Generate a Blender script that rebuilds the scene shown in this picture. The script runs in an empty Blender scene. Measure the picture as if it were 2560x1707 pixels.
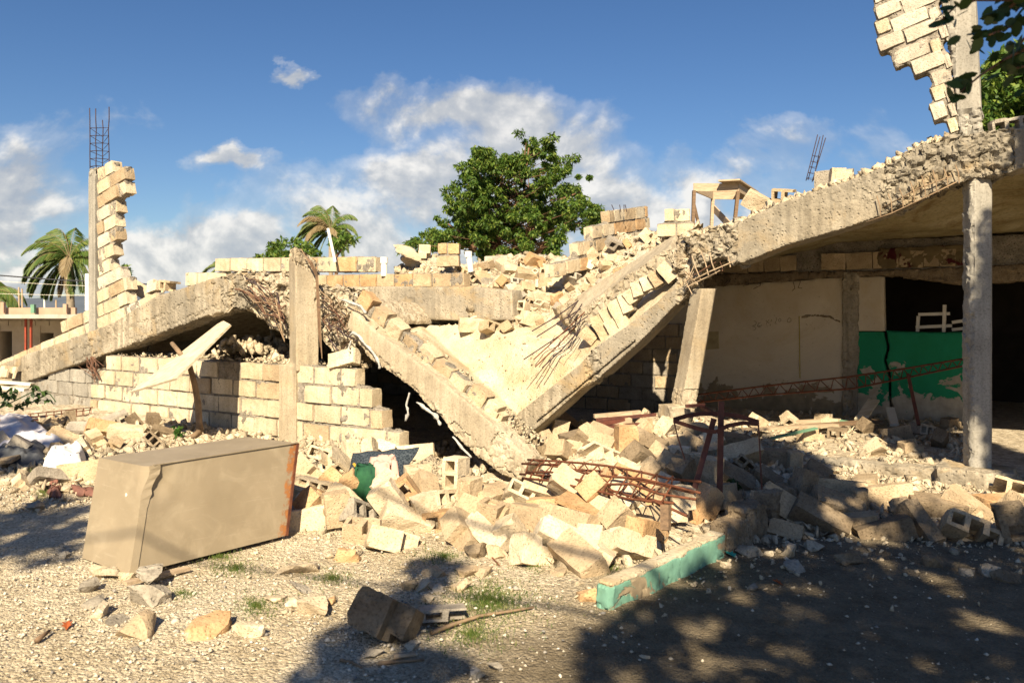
import bpy, bmesh, math, random
import numpy as np
from mathutils import Vector, Matrix, Euler, Quaternion, noise

R = random.Random(11)
scene = bpy.context.scene
C = scene.collection

# ------------------------------------------------------------------ camera
F, HZ, CZ, CX = 2000.0, 780.0, 1.6, 1280.0      # focal length in photo pixels, horizon row, eye height
cam_d = bpy.data.cameras.new('camera'); cam = bpy.data.objects.new('camera', cam_d); C.objects.link(cam)
cam.location = (0, 0, CZ); cam.rotation_euler = (math.radians(90), 0, 0)
cam_d.sensor_width = 36; cam_d.lens = 36 * F / 2560.0
cam_d.shift_y = -(853.5 - HZ) / 2560.0
cam_d.clip_end = 6000; cam_d.clip_start = 0.05
cam_d.dof.use_dof = True; cam_d.dof.focus_distance = 8.5; cam_d.dof.aperture_fstop = 3.2
scene.camera = cam

# ------------------------------------------------------------------ sun, sky, exposure
SUN_EL, SUN_AZ = math.radians(38), math.radians(5)
TO_SUN = Vector((-math.sin(SUN_AZ) * math.cos(SUN_EL), -math.cos(SUN_AZ) * math.cos(SUN_EL), math.sin(SUN_EL)))
sl = bpy.data.lights.new('sun', 'SUN'); sun = bpy.data.objects.new('sun', sl); C.objects.link(sun)
sl.energy = 5.0; sl.angle = math.radians(0.55); sl.color = (1.0, 0.85, 0.61)
sun.rotation_euler = (-TO_SUN).to_track_quat('-Z', 'Y').to_euler(); sun.location = (0, -10, 20)
scene.view_settings.view_transform = 'Standard'; scene.view_settings.look = 'None'
scene.view_settings.exposure = 1.2; scene.view_settings.gamma = 1.0
scene.view_settings.use_curve_mapping = False
scene.cycles.use_denoising = True
scene.cycles.max_bounces = 5
scene.cycles.diffuse_bounces = 2

def sock(nt, dst, v):
    if hasattr(v, 'is_output'): nt.links.new(v, dst)
    elif v is not None: dst.default_value = v
def M(nt, op, a, b=None, c=None, clamp=False):
    n = nt.nodes.new('ShaderNodeMath'); n.operation = op; n.use_clamp = clamp
    for i, v in enumerate((a, b, c)):
        if v is not None: sock(nt, n.inputs[i], v)
    return n.outputs[0]
def RAMP(nt, fac, stops, interp='LINEAR'):
    n = nt.nodes.new('ShaderNodeValToRGB'); cr = n.color_ramp; cr.interpolation = interp
    while len(cr.elements) < len(stops): cr.elements.new(0.5)
    for e, (p, c) in zip(cr.elements, stops):
        e.position = p; e.color = tuple(c) + (1,) if len(c) == 3 else c
    sock(nt, n.inputs[0], fac); return n.outputs[0]
def MIX(nt, fac, a, b, mode='MIX'):
    n = nt.nodes.new('ShaderNodeMix'); n.data_type = 'RGBA'; n.blend_type = mode
    sock(nt, n.inputs[0], fac)
    for s, v in ((n.inputs[6], a), (n.inputs[7], b)):
        if isinstance(v, tuple) and len(v) == 3: v = v + (1,)
        sock(nt, s, v)
    return n.outputs[2]
def NOISE(nt, vec, scale, detail=4, rough=0.55, dist=0.0):
    n = nt.nodes.new('ShaderNodeTexNoise'); n.inputs['Scale'].default_value = scale
    n.inputs['Detail'].default_value = detail; n.inputs['Roughness'].default_value = rough; n.inputs['Distortion'].default_value = dist
    if vec is not None: nt.links.new(vec, n.inputs['Vector'])
    return n.outputs[0]
def VORO(nt, vec, scale, out=0, feature='F1'):
    n = nt.nodes.new('ShaderNodeTexVoronoi'); n.feature = feature; n.inputs['Scale'].default_value = scale
    if vec is not None: nt.links.new(vec, n.inputs['Vector'])
    return n.outputs[out]

w = bpy.data.worlds.new('World'); scene.world = w; w.use_nodes = True
nt = w.node_tree; nt.nodes.clear()
sky = nt.nodes.new('ShaderNodeTexSky'); sky.sky_type = 'NISHITA'; sky.sun_disc = False
sky.sun_elevation = SUN_EL; sky.sun_rotation = math.pi + SUN_AZ; sky.air_density = 1.0; sky.dust_density = 0.3; sky.ozone_density = 4.0
tc = nt.nodes.new('ShaderNodeTexCoord'); sp = nt.nodes.new('ShaderNodeSeparateXYZ'); nt.links.new(tc.outputs['Generated'], sp.inputs[0])
ay = M(nt, 'MAXIMUM', M(nt, 'ABSOLUTE', sp.outputs[1]), 0.12)
gx = M(nt, 'DIVIDE', sp.outputs[0], ay); gz = M(nt, 'DIVIDE', sp.outputs[2], ay)
cb = nt.nodes.new('ShaderNodeCombineXYZ'); nt.links.new(gx, cb.inputs[0]); nt.links.new(M(nt, 'MULTIPLY', gz, 1.35), cb.inputs[1])
cn = NOISE(nt, cb.outputs[0], 5.0, 9, 0.56, 0.25)
# cumulus banks: direction (as tangents), half width, half height
banks = [(-0.06, .250, .18, .050), (.04, .205, .16, .075), (-.13, .165, .15, .07), (0, .13, .30, .085), (.24, .175, .12, .065), (.26, .10, .30, .075),
         (-.62, .12, .12, .10), (-.42, .075, .17, .055), (-.275, .318, .030, .020), (-.33, .200, .06, .022), (-.38, .05, .5, .03), (.1, .05, .6, .05), (.9, .18, .3, .1), (-1.1, .2, .3, .1)]
wn = nt.nodes.new('ShaderNodeTexNoise'); wn.inputs['Scale'].default_value = 7.5; wn.inputs['Detail'].default_value = 7; wn.inputs['Roughness'].default_value = .6; nt.links.new(cb.outputs[0], wn.inputs['Vector'])
ws = nt.nodes.new('ShaderNodeSeparateColor'); nt.links.new(wn.outputs['Color'], ws.inputs[0])
wx = M(nt, 'ADD', gx, M(nt, 'MULTIPLY', M(nt, 'SUBTRACT', ws.outputs[0], .5), .22)); wz = M(nt, 'ADD', gz, M(nt, 'MULTIPLY', M(nt, 'SUBTRACT', ws.outputs[1], .5), .16))
mask = None
for (cx_, cz_, rx_, rz_) in banks:
    dx = M(nt, 'DIVIDE', M(nt, 'SUBTRACT', wx, cx_), rx_); dz = M(nt, 'DIVIDE', M(nt, 'SUBTRACT', wz, cz_), rz_)
    d = M(nt, 'SQRT', M(nt, 'ADD', M(nt, 'MULTIPLY', dx, dx), M(nt, 'MULTIPLY', dz, dz)))
    b = M(nt, 'SUBTRACT', 1.15, d)
    mask = b if mask is None else M(nt, 'SMOOTH_MAX', mask, b, 0.25)
mask = M(nt, 'MAXIMUM', mask, -0.6)
dens = M(nt, 'ADD', M(nt, 'MULTIPLY', mask, 0.95), M(nt, 'MULTIPLY', M(nt, 'SUBTRACT', cn, 0.5), 3.4))
dens = RAMP(nt, M(nt, 'ADD', dens, 0.06), [(0.0, (0, 0, 0)), (0.30, (.22, .22, .22)), (0.78, (.90, .90, .90))], 'EASE')
sh = nt.nodes.new('ShaderNodeVectorMath'); sh.operation = 'ADD'; nt.links.new(cb.outputs[0], sh.inputs[0]); sh.inputs[1].default_value = (-.006, .022, .0)
cn2 = NOISE(nt, sh.outputs[0], 5.0, 9, 0.56, 0.25)
cn2 = M(nt, 'ADD', M(nt, 'MULTIPLY', M(nt, 'SUBTRACT', cn, cn2), 3.2), 0.5)
ccol = RAMP(nt, cn2, [(0.30, (3.9, 4.25, 4.8)), (0.50, (5.4, 5.5, 5.6)), (0.72, (8.6, 8.3, 7.8))])
hs = nt.nodes.new('ShaderNodeHueSaturation'); hs.inputs['Saturation'].default_value = 1.16; hs.inputs['Hue'].default_value = 0.506; hs.inputs['Value'].default_value = 0.84; nt.links.new(sky.outputs[0], hs.inputs['Color'])
col = MIX(nt, dens, hs.outputs[0], ccol)
bg = nt.nodes.new('ShaderNodeBackground'); bg.inputs[1].default_value = 0.05; nt.links.new(col, bg.inputs[0])
wo = nt.nodes.new('ShaderNodeOutputWorld'); nt.links.new(bg.outputs[0], wo.inputs[0])

# ------------------------------------------------------------------ geometry of the place
def P(px, py, Y): return Vector(((px - CX) / F * Y, Y, CZ + (HZ - py) / F * Y))
def G(px, py, z=0.0):
    Y = (CZ - z) * F / (py - HZ); return Vector(((px - CX) / F * Y, Y, z))
U = Vector((0.836, -0.548, 0)).normalized(); V = Vector((0.548, 0.836, 0)).normalized()   # along / across the building
O0 = Vector((-2.43, 8.9, 0))                     # foot of the broken pillar, on the front line
UP = Vector((0, 0, 1))
RS, BS = 2.05, 5.67                              # offsets of the right front line and of the back wall
def L(t, s, z): return O0 + U * t + V * s + UP * z
def on(px, py, s):
    """point of the vertical plane at offset s seen in that direction"""
    k = (px - CX) / F; b = O0 + V * s
    t = (k * b.y - b.x) / (U.x - k * U.y)
    p = b + U * t; return Vector((p.x, p.y, CZ + (HZ - py) / F * p.y))
def ts(p):
    d = p - O0; return d.x * U.x + d.y * U.y, d.x * V.x + d.y * V.y

# ------------------------------------------------------------------ object helpers
def tag(o, label=None, cat=None, group=None, kind=None):
    if label: o['label'] = label
    if cat: o['category'] = cat
    if group: o['group'] = group
    if kind: o['kind'] = kind
    elif cat: o['kind'] = 'thing'
    return o
WL = {}                                          # world origin of every parent
def thing(name, loc, label, cat, group=None):
    o = bpy.data.objects.new(name, None); C.objects.link(o); o.empty_display_size = 0.1
    o.location = loc; WL[o.name] = Vector(loc)
    return tag(o, label, cat, group)
def link(name, me, loc, parent=None, rot=None, scale=None):
    o = bpy.data.objects.new(name, me); C.objects.link(o)
    loc = Vector(loc)
    if parent is not None: o.parent = parent; o.location = loc - WL[parent.name]
    else: o.location = loc
    if rot is not None:
        o.rotation_euler = rot.to_euler() if hasattr(rot, 'to_euler') else rot
    if scale is not None: o.scale = scale
    WL[o.name] = loc
    return o
def mk(name, verts, faces, m, parent=None, smooth=False, base=False):
    """mesh object from world coordinates, its origin moved to its middle (or its foot)"""
    a = np.array([tuple(v) for v in verts], dtype=np.float32)
    c = (a.min(0) + a.max(0)) / 2
    if base: c[2] = a[:, 2].min()
    me = bpy.data.meshes.new(name); me.from_pydata([tuple(map(float, r)) for r in (a - c)], [], [tuple(f) for f in faces])
    if m: me.materials.append(m)
    if smooth: me.polygons.foreach_set('use_smooth', [True] * len(me.polygons))
    me.update()
    return link(name, me, Vector([float(x) for x in c]), parent)
def mk_np(name, verts, quads, m, parent=None, smooth=False):
    """fast path for many faces of equal size: verts (n,3), quads (m,k)"""
    verts = np.asarray(verts, dtype=np.float32); quads = np.asarray(quads, dtype=np.int32); k = quads.shape[1]
    c = (verts.min(0) + verts.max(0)) / 2
    me = bpy.data.meshes.new(name); me.vertices.add(len(verts)); me.vertices.foreach_set('co', (verts - c).ravel())
    me.loops.add(quads.size); me.loops.foreach_set('vertex_index', quads.ravel())
    me.polygons.add(len(quads)); me.polygons.foreach_set('loop_start', np.arange(0, quads.size, k, dtype=np.int32))
    me.polygons.foreach_set('loop_total', np.full(len(quads), k, dtype=np.int32))
    if m: me.materials.append(m)
    me.update(calc_edges=True); me.validate()
    if smooth: me.polygons.foreach_set('use_smooth', [True] * len(me.polygons))
    return link(name, me, Vector([float(x) for x in c]), parent)

class Geo:
    def __init__(s): s.v = []; s.f = []
    def add(s, vs, fs):
        n = len(s.v); s.v += [Vector(x) for x in vs]; s.f += [tuple(i + n for i in f) for f in fs]; return s
    def hexa(s, p):                              # 8 corners: bottom loop, top loop
        return s.add(p, [(3, 2, 1, 0), (4, 5, 6, 7), (0, 1, 5, 4), (1, 2, 6, 5), (2, 3, 7, 6), (3, 0, 4, 7)])
    def box(s, c, a, b, h):                      # centre, half-extent vectors
        c, a, b, h = map(Vector, (c, a, b, h))
        return s.hexa([c - a - b - h, c + a - b - h, c + a + b - h, c - a + b - h, c - a - b + h, c + a - b + h, c + a + b + h, c - a + b + h])
    def bar(s, p, q, wd, th, up=UP):             # flat bar or plank from p to q
        p, q = Vector(p), Vector(q); d = (q - p); x = d.normalized(); y = x.cross(Vector(up))
        if y.length < 1e-4: y = x.cross(Vector((1, 0, 0)))
        y.normalize(); z = y.cross(x)
        return s.box((p + q) / 2, d / 2, y * wd / 2, z * th / 2)
    def tube(s, pts, r, n=6, r2=None):
        pts = [Vector(p) for p in pts]; m = len(pts); vs = []; fs = []; y = None
        for i, p in enumerate(pts):
            d = (pts[min(i + 1, m - 1)] - pts[max(i - 1, 0)]).normalized()
            if y is None:
                y = d.cross(UP)
                if y.length < 0.05: y = d.cross(Vector((1, 0, 0)))
            y = (y - d * y.dot(d)).normalized(); z = d.cross(y)
            rr = r if r2 is None else r + (r2 - r) * i / (m - 1)
            vs += [p + (y * math.cos(k * 2 * math.pi / n) + z * math.sin(k * 2 * math.pi / n)) * rr for k in range(n)]
        for i in range(m - 1):
            for k in range(n):
                fs.append((i * n + k, i * n + (k + 1) % n, (i + 1) * n + (k + 1) % n, (i + 1) * n + k))
        fs.append(tuple(reversed(range(n)))); fs.append(tuple(range((m - 1) * n, m * n)))
        return s.add(vs, fs)
    def prism(s, front, ext):
        n = len(front); front = [Vector(p) for p in front]
        return s.add(front + [p + ext for p in front], [tuple(range(n)), tuple(reversed(range(n, 2 * n)))] +
                     [(i, i + n, (i + 1) % n + n, (i + 1) % n) for i in range(n)])
    def obj(s, name, m, parent=None, smooth=False, base=False): return mk(name, s.v, s.f, m, parent, smooth, base)

def nz(p, f, seed=0): return noise.noise_vector(Vector((p.x * f + seed * 7.13, p.y * f + seed * 3.7, p.z * f - seed * 5.1)))
def solid(name, geo, m, voxel=0.03, amp=0.005, rough=None, parent=None, seed=0, sharp=35, extra=None):
    """remesh closed shapes into one skin and break its surface up; rough(p) -> extra amplitude for spalled places"""
    me = bpy.data.meshes.new('t'); me.from_pydata([tuple(v) for v in geo.v], [], geo.f); me.update()
    bm = bmesh.new(); bm.from_mesh(me); bmesh.ops.recalc_face_normals(bm, faces=bm.faces); bmesh.ops.triangulate(bm, faces=bm.faces); bm.to_mesh(me); bm.free()
    o = bpy.data.objects.new('t', me); C.objects.link(o)
    md = o.modifiers.new('r', 'REMESH'); md.mode = 'VOXEL'; md.voxel_size = voxel
    dg = bpy.context.evaluated_depsgraph_get(); ev = o.evaluated_get(dg); out = bpy.data.meshes.new_from_object(ev)
    bpy.data.objects.remove(o); bpy.data.meshes.remove(me)
    n = len(out.vertices); co = np.empty(n * 3, dtype=np.float32); out.vertices.foreach_get('co', co); co = co.reshape(-1, 3)
    for i in range(n):
        p = Vector(co[i]); a = amp
        if rough:
            r_ = rough(p)
            if r_ > 0:
                ds, pt = noise.voronoi(p * 9.0); ds2, pt2 = noise.voronoi(p * 24.0 + Vector((5, 1, 2)))
                q = nz(pt[0], 3.7, seed) * r_ * 1.25 + nz(pt2[0], 4.3, seed) * r_ * 0.55 + nz(p, 6.0, seed) * r_ * 0.45
                q += Vector((.1, .9, -.1)) * r_ * (max(0, .22 - (ds[1] - ds[0])) * 4.0 + max(0, .2 - (ds2[1] - ds2[0])) * 1.6)
                p = p + q + nz(p, 40.0, seed + 5) * min(r_ * 0.22, .004)
        p = p + nz(p, 3.1, seed) * a + nz(p, 11.0, seed + 1) * a * 0.8
        if extra: p = extra(p)
        co[i] = p
    c = (co.min(0) + co.max(0)) / 2
    out.vertices.foreach_set('co', (co - c).ravel()); out.materials.clear(); out.materials.append(m)
    out.polygons.foreach_set('use_smooth', [True] * len(out.polygons)); out.name = name
    out.update()
    if sharp: out.set_sharp_from_angle(angle=math.radians(24 if rough else sharp))
    return link(name, out, Vector([float(x) for x in c]), parent)
# ------------------------------------------------------------------ materials
def newmat(name, rough=0.9, spec=0.25, metal=0.0):
    m = bpy.data.materials.new(name); m.use_nodes = True; nt = m.node_tree; b = nt.nodes['Principled BSDF']
    b.inputs['Roughness'].default_value = rough; b.inputs['Specular IOR Level'].default_value = spec; b.inputs['Metallic'].default_value = metal
    g = nt.nodes.new('ShaderNodeNewGeometry')
    return m, nt, b, g.outputs['Position'], g
def bump(nt, b, h, strength, dist):
    n = nt.nodes.new('ShaderNodeBump'); n.inputs['Strength'].default_value = strength; n.inputs['Distance'].default_value = dist
    nt.links.new(h, n.inputs['Height']); nt.links.new(n.outputs[0], b.inputs['Normal'])
def stony(name, dark, mid, light, scale=3.0, grain=60.0, bmp=0.6, dist=0.012, pits=None, var=0.18, island=False, streak=0.0, stain=None, grime=None):
    """mottled mineral surface: broad patches, sandy grain, pits, optional vertical weather streaks and stains"""
    m, nt, b, pos, g = newmat(name, 0.92, 0.2)
    n1 = NOISE(nt, pos, scale, 6, 0.6, 0.3); n2 = NOISE(nt, pos, grain, 3, 0.6); n3 = NOISE(nt, pos, scale * 0.35, 3, 0.5)
    col = RAMP(nt, n1, [(0.3, dark), (0.5, mid), (0.7, light)])
    col = MIX(nt, 0.55, col, RAMP(nt, n2, [(0.3, (.35, .33, .3)), (0.5, (.95, .95, .95)), (0.75, (1.15, 1.15, 1.15))]), 'MULTIPLY')
    if streak:
        mp = nt.nodes.new('ShaderNodeMapping'); mp.inputs['Scale'].default_value = (14, 14, 0.9); nt.links.new(pos, mp.inputs[0])
        n4 = NOISE(nt, mp.outputs[0], 1.0, 4, 0.55)
        col = MIX(nt, M(nt, 'MULTIPLY', RAMP(nt, n4, [(0.45, (0, 0, 0)), (0.7, (1, 1, 1))]), streak), col, tuple(x * 0.45 for x in dark))
    if grime:
        col = MIX(nt, M(nt, 'MULTIPLY', RAMP(nt, n3, [(0.42, (0, 0, 0)), (0.6, (1, 1, 1))]), grime[0]), col, grime[1])
    if stain:
        n5 = NOISE(nt, pos, stain[0], 5, 0.65, 0.8)
        col = MIX(nt, M(nt, 'MULTIPLY', RAMP(nt, n5, [(0.52, (0, 0, 0)), (0.66, (1, 1, 1))]), stain[2]), col, stain[1])
    oi = nt.nodes.new('ShaderNodeObjectInfo')
    rnd = g.outputs['Random Per Island'] if island else oi.outputs['Random']
    vv = M(nt, 'ADD', M(nt, 'MULTIPLY', rnd, 2 * var), 1.0 - var)
    cv = nt.nodes.new('ShaderNodeCombineXYZ')
    for i in range(3): nt.links.new(vv, cv.inputs[i])
    col = MIX(nt, 1.0, col, cv.outputs[0], 'MULTIPLY')
    nt.links.new(col, b.inputs['Base Color'])
    h = M(nt, 'ADD', M(nt, 'MULTIPLY', n2, 0.5), M(nt, 'MULTIPLY', NOISE(nt, pos, grain * 0.3, 4, 0.6), 0.9))
    if pits: h = M(nt, 'SUBTRACT', h, M(nt, 'MULTIPLY', RAMP(nt, VORO(nt, pos, pits), [(0.08, (1, 1, 1)), (0.28, (0, 0, 0))]), 0.7))
    bump(nt, b, h, bmp, dist)
    return m
MT = {}
MT['cream'] = stony('block_cream', (.45, .355, .235), (.57, .47, .33), (.66, .57, .43), 4, 70, 0.7, 0.012, 45, 0.12, grime=(0.35, (.34, .26, .17)))
MT['tan'] = stony('block_tan', (.33, .25, .16), (.45, .345, .22), (.55, .44, .30), 4, 70, 0.7, 0.012, 45, 0.12, grime=(0.4, (.28, .21, .14)))
MT['orange'] = stony('block_orange', (.36, .22, .11), (.48, .31, .165), (.56, .41, .25), 4, 70, 0.7, 0.012, 45, 0.12)
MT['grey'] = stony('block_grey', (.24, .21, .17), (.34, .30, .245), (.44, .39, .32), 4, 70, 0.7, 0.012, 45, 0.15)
MT['wall'] = stony('wall_block', (.46, .37, .245), (.57, .48, .345), (.65, .57, .43), 3, 70, 0.6, 0.010, 50, 0.10, streak=0.30, grime=(0.25, (.42, .32, .20)))
MT['wallpale'] = stony('wall_block_pale', (.42, .36, .285), (.51, .45, .365), (.57, .51, .425), 3, 70, 0.6, 0.010, 50, 0.10, streak=0.2)
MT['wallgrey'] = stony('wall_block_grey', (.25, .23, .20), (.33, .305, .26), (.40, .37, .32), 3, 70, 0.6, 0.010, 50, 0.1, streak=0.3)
MT['mortar'] = stony('mortar', (.17, .15, .12), (.25, .22, .18), (.34, .30, .25), 7, 55, 1.0, 0.02, 30, 0.05)
MT['concrete'] = stony('concrete', (.21, .175, .125), (.36, .31, .235), (.48, .42, .325), 2.6, 45, 0.9, 0.014, 22, 0.06, streak=0.6, grime=(0.6, (.21, .19, .155)), stain=(1.6, (.42, .27, .10), 0.4))
MT['smooth'] = stony('pillar_concrete', (.28, .225, .155), (.40, .335, .24), (.48, .415, .31), 1.6, 60, 0.35, 0.006, 18, 0.06, streak=0.4, grime=(0.4, (.28, .25, .20)), stain=(1.2, (.40, .29, .15), 0.35))
MT['graypost'] = stony('post_concrete', (.25, .23, .195), (.33, .31, .27), (.41, .375, .32), 1.8, 60, 0.25, 0.004, None, 0.06, streak=0.45)
MT['broken'] = stony('broken_concrete', (.25, .20, .14), (.44, .37, .27), (.60, .53, .42), 13, 55, 1.0, 0.03, 20, 0.06)
MT['slabtop'] = stony('slab_top', (.38, .30, .19), (.50, .43, .31), (.60, .53, .41), 2.2, 55, 0.8, 0.012, 26, 0.05, stain=(1.3, (.42, .29, .15), 0.6), grime=(0.35, (.40, .31, .19)))
MT['chunk'] = stony('rubble', (.34, .27, .185), (.47, .39, .275), (.58, .50, .375), 6, 60, 0.9, 0.02, 30, 0.28, island=True)
MT['chunkobj'] = stony('rubble_lump', (.32, .26, .18), (.44, .365, .265), (.54, .465, .355), 6, 60, 0.9, 0.02, 30, 0.16)
MT['rock'] = stony('grey_rock', (.20, .175, .14), (.29, .255, .205), (.37, .33, .27), 7, 60, 0.8, 0.015, 25, 0.22)
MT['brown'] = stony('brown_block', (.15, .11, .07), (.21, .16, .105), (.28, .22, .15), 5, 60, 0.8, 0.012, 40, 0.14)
MT['ceiling'] = stony('ceiling', (.20, .16, .08), (.30, .25, .14), (.38, .33, .22), 1.6, 30, 0.4, 0.006, None, 0.02, stain=(2.2, (.16, .10, .04), 0.8))

def ground_mat():
    m, nt, b, pos, g = newmat('gravel_ground', 0.95, 0.15)
    n1 = NOISE(nt, pos, 0.55, 5, 0.6, 0.4); n2 = NOISE(nt, pos, 5, 5, 0.65); n3 = NOISE(nt, pos, 90, 3, 0.7)
    cell = VORO(nt, pos, 70, 1); sepc = nt.nodes.new('ShaderNodeSeparateColor'); nt.links.new(cell, sepc.inputs[0])
    col = RAMP(nt, n1, [(0.30, (.45, .37, .25)), (0.50, (.62, .54, .41)), (0.70, (.70, .63, .51))])
    col = MIX(nt, 0.6, col, RAMP(nt, n2, [(0.3, (.62, .58, .5)), (0.6, (1, 1, 1))]), 'MULTIPLY')
    col = MIX(nt, 0.75, col, RAMP(nt, sepc.outputs[0], [(0.0, (.35, .33, .30)), (0.2, (.75, .70, .62)), (0.6, (1, .98, .92)), (0.92, (1.35, 1.33, 1.28))]), 'MULTIPLY')
    col = MIX(nt, 0.4, col, RAMP(nt, n3, [(0.3, (.5, .48, .44)), (0.6, (1.05, 1.05, 1.05))]), 'MULTIPLY')
    s3 = nt.nodes.new('ShaderNodeSeparateXYZ'); nt.links.new(pos, s3.inputs[0])
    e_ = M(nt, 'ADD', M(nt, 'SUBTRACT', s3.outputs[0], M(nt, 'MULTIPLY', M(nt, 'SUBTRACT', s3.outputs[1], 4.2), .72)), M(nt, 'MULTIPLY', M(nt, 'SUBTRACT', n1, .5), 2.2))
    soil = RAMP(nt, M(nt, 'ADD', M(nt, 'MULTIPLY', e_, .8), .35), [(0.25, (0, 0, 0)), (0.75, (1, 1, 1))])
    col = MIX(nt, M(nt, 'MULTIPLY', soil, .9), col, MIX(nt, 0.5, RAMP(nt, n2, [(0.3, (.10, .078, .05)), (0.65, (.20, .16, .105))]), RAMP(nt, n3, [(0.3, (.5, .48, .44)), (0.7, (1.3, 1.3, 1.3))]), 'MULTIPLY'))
    nt.links.new(col, b.inputs['Base Color'])
    h = M(nt, 'ADD', M(nt, 'MULTIPLY', VORO(nt, pos, 70), -0.8), M(nt, 'ADD', n3, M(nt, 'MULTIPLY', VORO(nt, pos, 28), -0.8)))
    bump(nt, b, h, 0.9, 0.02)
    return m
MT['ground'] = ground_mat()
def pebble_mat():
    m, nt, b, pos, g = newmat('pebbles', 0.85, 0.25)
    col = RAMP(nt, g.outputs['Random Per Island'], [(0.0, (.16, .15, .14)), (0.08, (.28, .26, .235)), (0.16, (.46, .40, .31)), (0.5, (.54, .47, .36)), (0.85, (.60, .54, .44)), (1.0, (.66, .61, .53))])
    col = MIX(nt, 0.5, col, RAMP(nt, NOISE(nt, pos, 120, 3), [(0.3, (.6, .6, .6)), (0.6, (1, 1, 1))]), 'MULTIPLY')
    nt.links.new(col, b.inputs['Base Color']); return m
MT['pebble'] = pebble_mat()
def simple(name, col, rough=0.6, spec=0.3, metal=0, var=None, scale=8, bmp=0, dist=0.005, sc3=None):
    m, nt, b, pos, g = newmat(name, rough, spec, metal)
    if sc3:
        tcn = nt.nodes.new('ShaderNodeTexCoord'); mp = nt.nodes.new('ShaderNodeMapping'); mp.inputs['Scale'].default_value = sc3; nt.links.new(tcn.outputs['Object'], mp.inputs[0]); pos = mp.outputs[0]
    n1 = NOISE(nt, pos, scale, 5, 0.6)
    c2 = var or tuple(x * 0.7 for x in col)
    nt.links.new(RAMP(nt, n1, [(0.32, c2), (0.6, col)]), b.inputs['Base Color'])
    if bmp: bump(nt, b, n1, bmp, dist)
    return m
MT['rust'] = simple('rust', (.15, .055, .028), 0.85, 0.2, 0, (.07, .028, .018), 22, 0.5, 0.003)
MT['rebar'] = simple('rebar', (.15, .075, .045), 0.8, 0.25, 0, (.065, .04, .032), 26, 0.4, 0.002)
MT['rebardark'] = simple('rebar_dark', (.05, .03, .035), 0.7, 0.3, 0, (.03, .02, .025), 20)
MT['redpost'] = simple('red_paint', (.30, .045, .02), 0.6, 0.3, 0, (.17, .04, .02), 9)
MT['redmetal'] = simple('red_brown_primer', (.115, .035, .022), 0.6, 0.35, 0, (.06, .02, .014), 14, 0.2)
MT['wood'] = simple('weathered_wood', (.44, .34, .235), 0.85, 0.2, 0, (.30, .22, .145), 3.5, 0.5, 0.004, (1.2, 14, 14))
MT['wooddark'] = simple('dark_wood', (.20, .13, .08), 0.85, 0.2, 0, (.11, .075, .05), 3.5, 0.5, 0.004, (1.2, 14, 14))
MT['plank'] = simple('pale_board', (.60, .53, .41), 0.8, 0.2, 0, (.46, .36, .22), 2.0, 0.4, 0.004, (.8, 9, 9))
MT['branch'] = simple('dead_branch', (.27, .19, .12), 0.9, 0.15, 0, (.16, .11, .07), 14, 0.6, 0.006)
MT['bark'] = simple('bark', (.20, .115, .07), 0.9, 0.15, 0, (.11, .065, .04), 9, 0.8, 0.02)
MT['palmbark'] = simple('palm_bark', (.27, .22, .16), 0.9, 0.15, 0, (.16, .13, .095), 7, 0.8, 0.02)
MT['pvc'] = simple('white_pvc', (.78, .77, .73), 0.4, 0.4, 0, (.70, .68, .62), 3)
MT['alu'] = simple('cream_enamel', (.70, .66, .55), 0.45, 0.4, 0, (.60, .55, .44), 4)
MT['cloth'] = simple('white_cloth', (.60, .59, .60), 0.9, 0.1, 0, (.50, .49, .51), 3, 0.3, 0.01)
MT['lilac'] = simple('pale_lilac_sheet', (.50, .49, .53), 0.9, 0.1, 0, (.42, .40, .45), 9, 0.3, 0.01)
MT['pink'] = simple('pink_cloth', (.55, .37, .31), 0.9, 0.1, 0, (.46, .30, .25), 4, 0.3, 0.01)
MT['greengold'] = simple('green_cloth', (.025, .10, .045), 0.8, 0.15, 0, (.012, .05, .03), 12)
MT['yellowband'] = simple('yellow_band', (.50, .33, .05), 0.8, 0.15)
MT['tarp'] = simple('grey_tarpaulin', (.10, .105, .115), 0.7, 0.25, 0, (.06, .065, .075), 5, 0.2)
MT['strip'] = simple('white_rag', (.46, .45, .42), 0.9, 0.1, 0, (.24, .235, .23), 40, 0.3, 0.01)
MT['tin'] = simple('rusty_tin', (.20, .09, .065), 0.7, 0.3, 0.0, (.11, .055, .045), 8, 0.3)
MT['black'] = simple('painted_shade', (.012, .010, .009), 0.95, 0.05)  # black stands in for shade inside the low house
MT['screw'] = simple('white_dot', (.8, .78, .7), 0.5)
MT['yellow'] = simple('yellow_plastic', (.62, .40, .02), 0.4, 0.4, 0, (.55, .08, .02), 30)
MT['redbrown_leaf'] = simple('dry_leaf', (.33, .09, .03), 0.8, 0.2, 0, (.24, .06, .02), 20)
MT['greenchip'] = simple('green_chip', (.05, .33, .25), 0.7, 0.2, 0, (.03, .24, .19), 20)
MT['pencil'] = simple('pencil_mark', (.30, .25, .175), 0.9, 0.1)
MT['yellowline'] = simple('yellow_line', (.42, .33, .05), 0.9, 0.1)
MT['patch'] = simple('tan_patch', (.40, .33, .19), 0.9, 0.1)
MT['fascia'] = simple('pink_fascia', (.40, .28, .20), 0.85, 0.1, 0, (.33, .22, .155), 2)
MT['greenwood'] = simple('green_wood', (.16, .30, .20), 0.85, 0.1)
MT['lilacwall'] = simple('pale_wall', (.36, .31, .25), 0.9, 0.1, 0, (.29, .245, .19), 2)
MT['wire'] = simple('wire', (.03, .03, .035), 0.7)
MT['tin_roof'] = simple('tin_roof', (.42, .38, .33), 0.6, 0.3, 0, (.33, .28, .23), 5)
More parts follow.
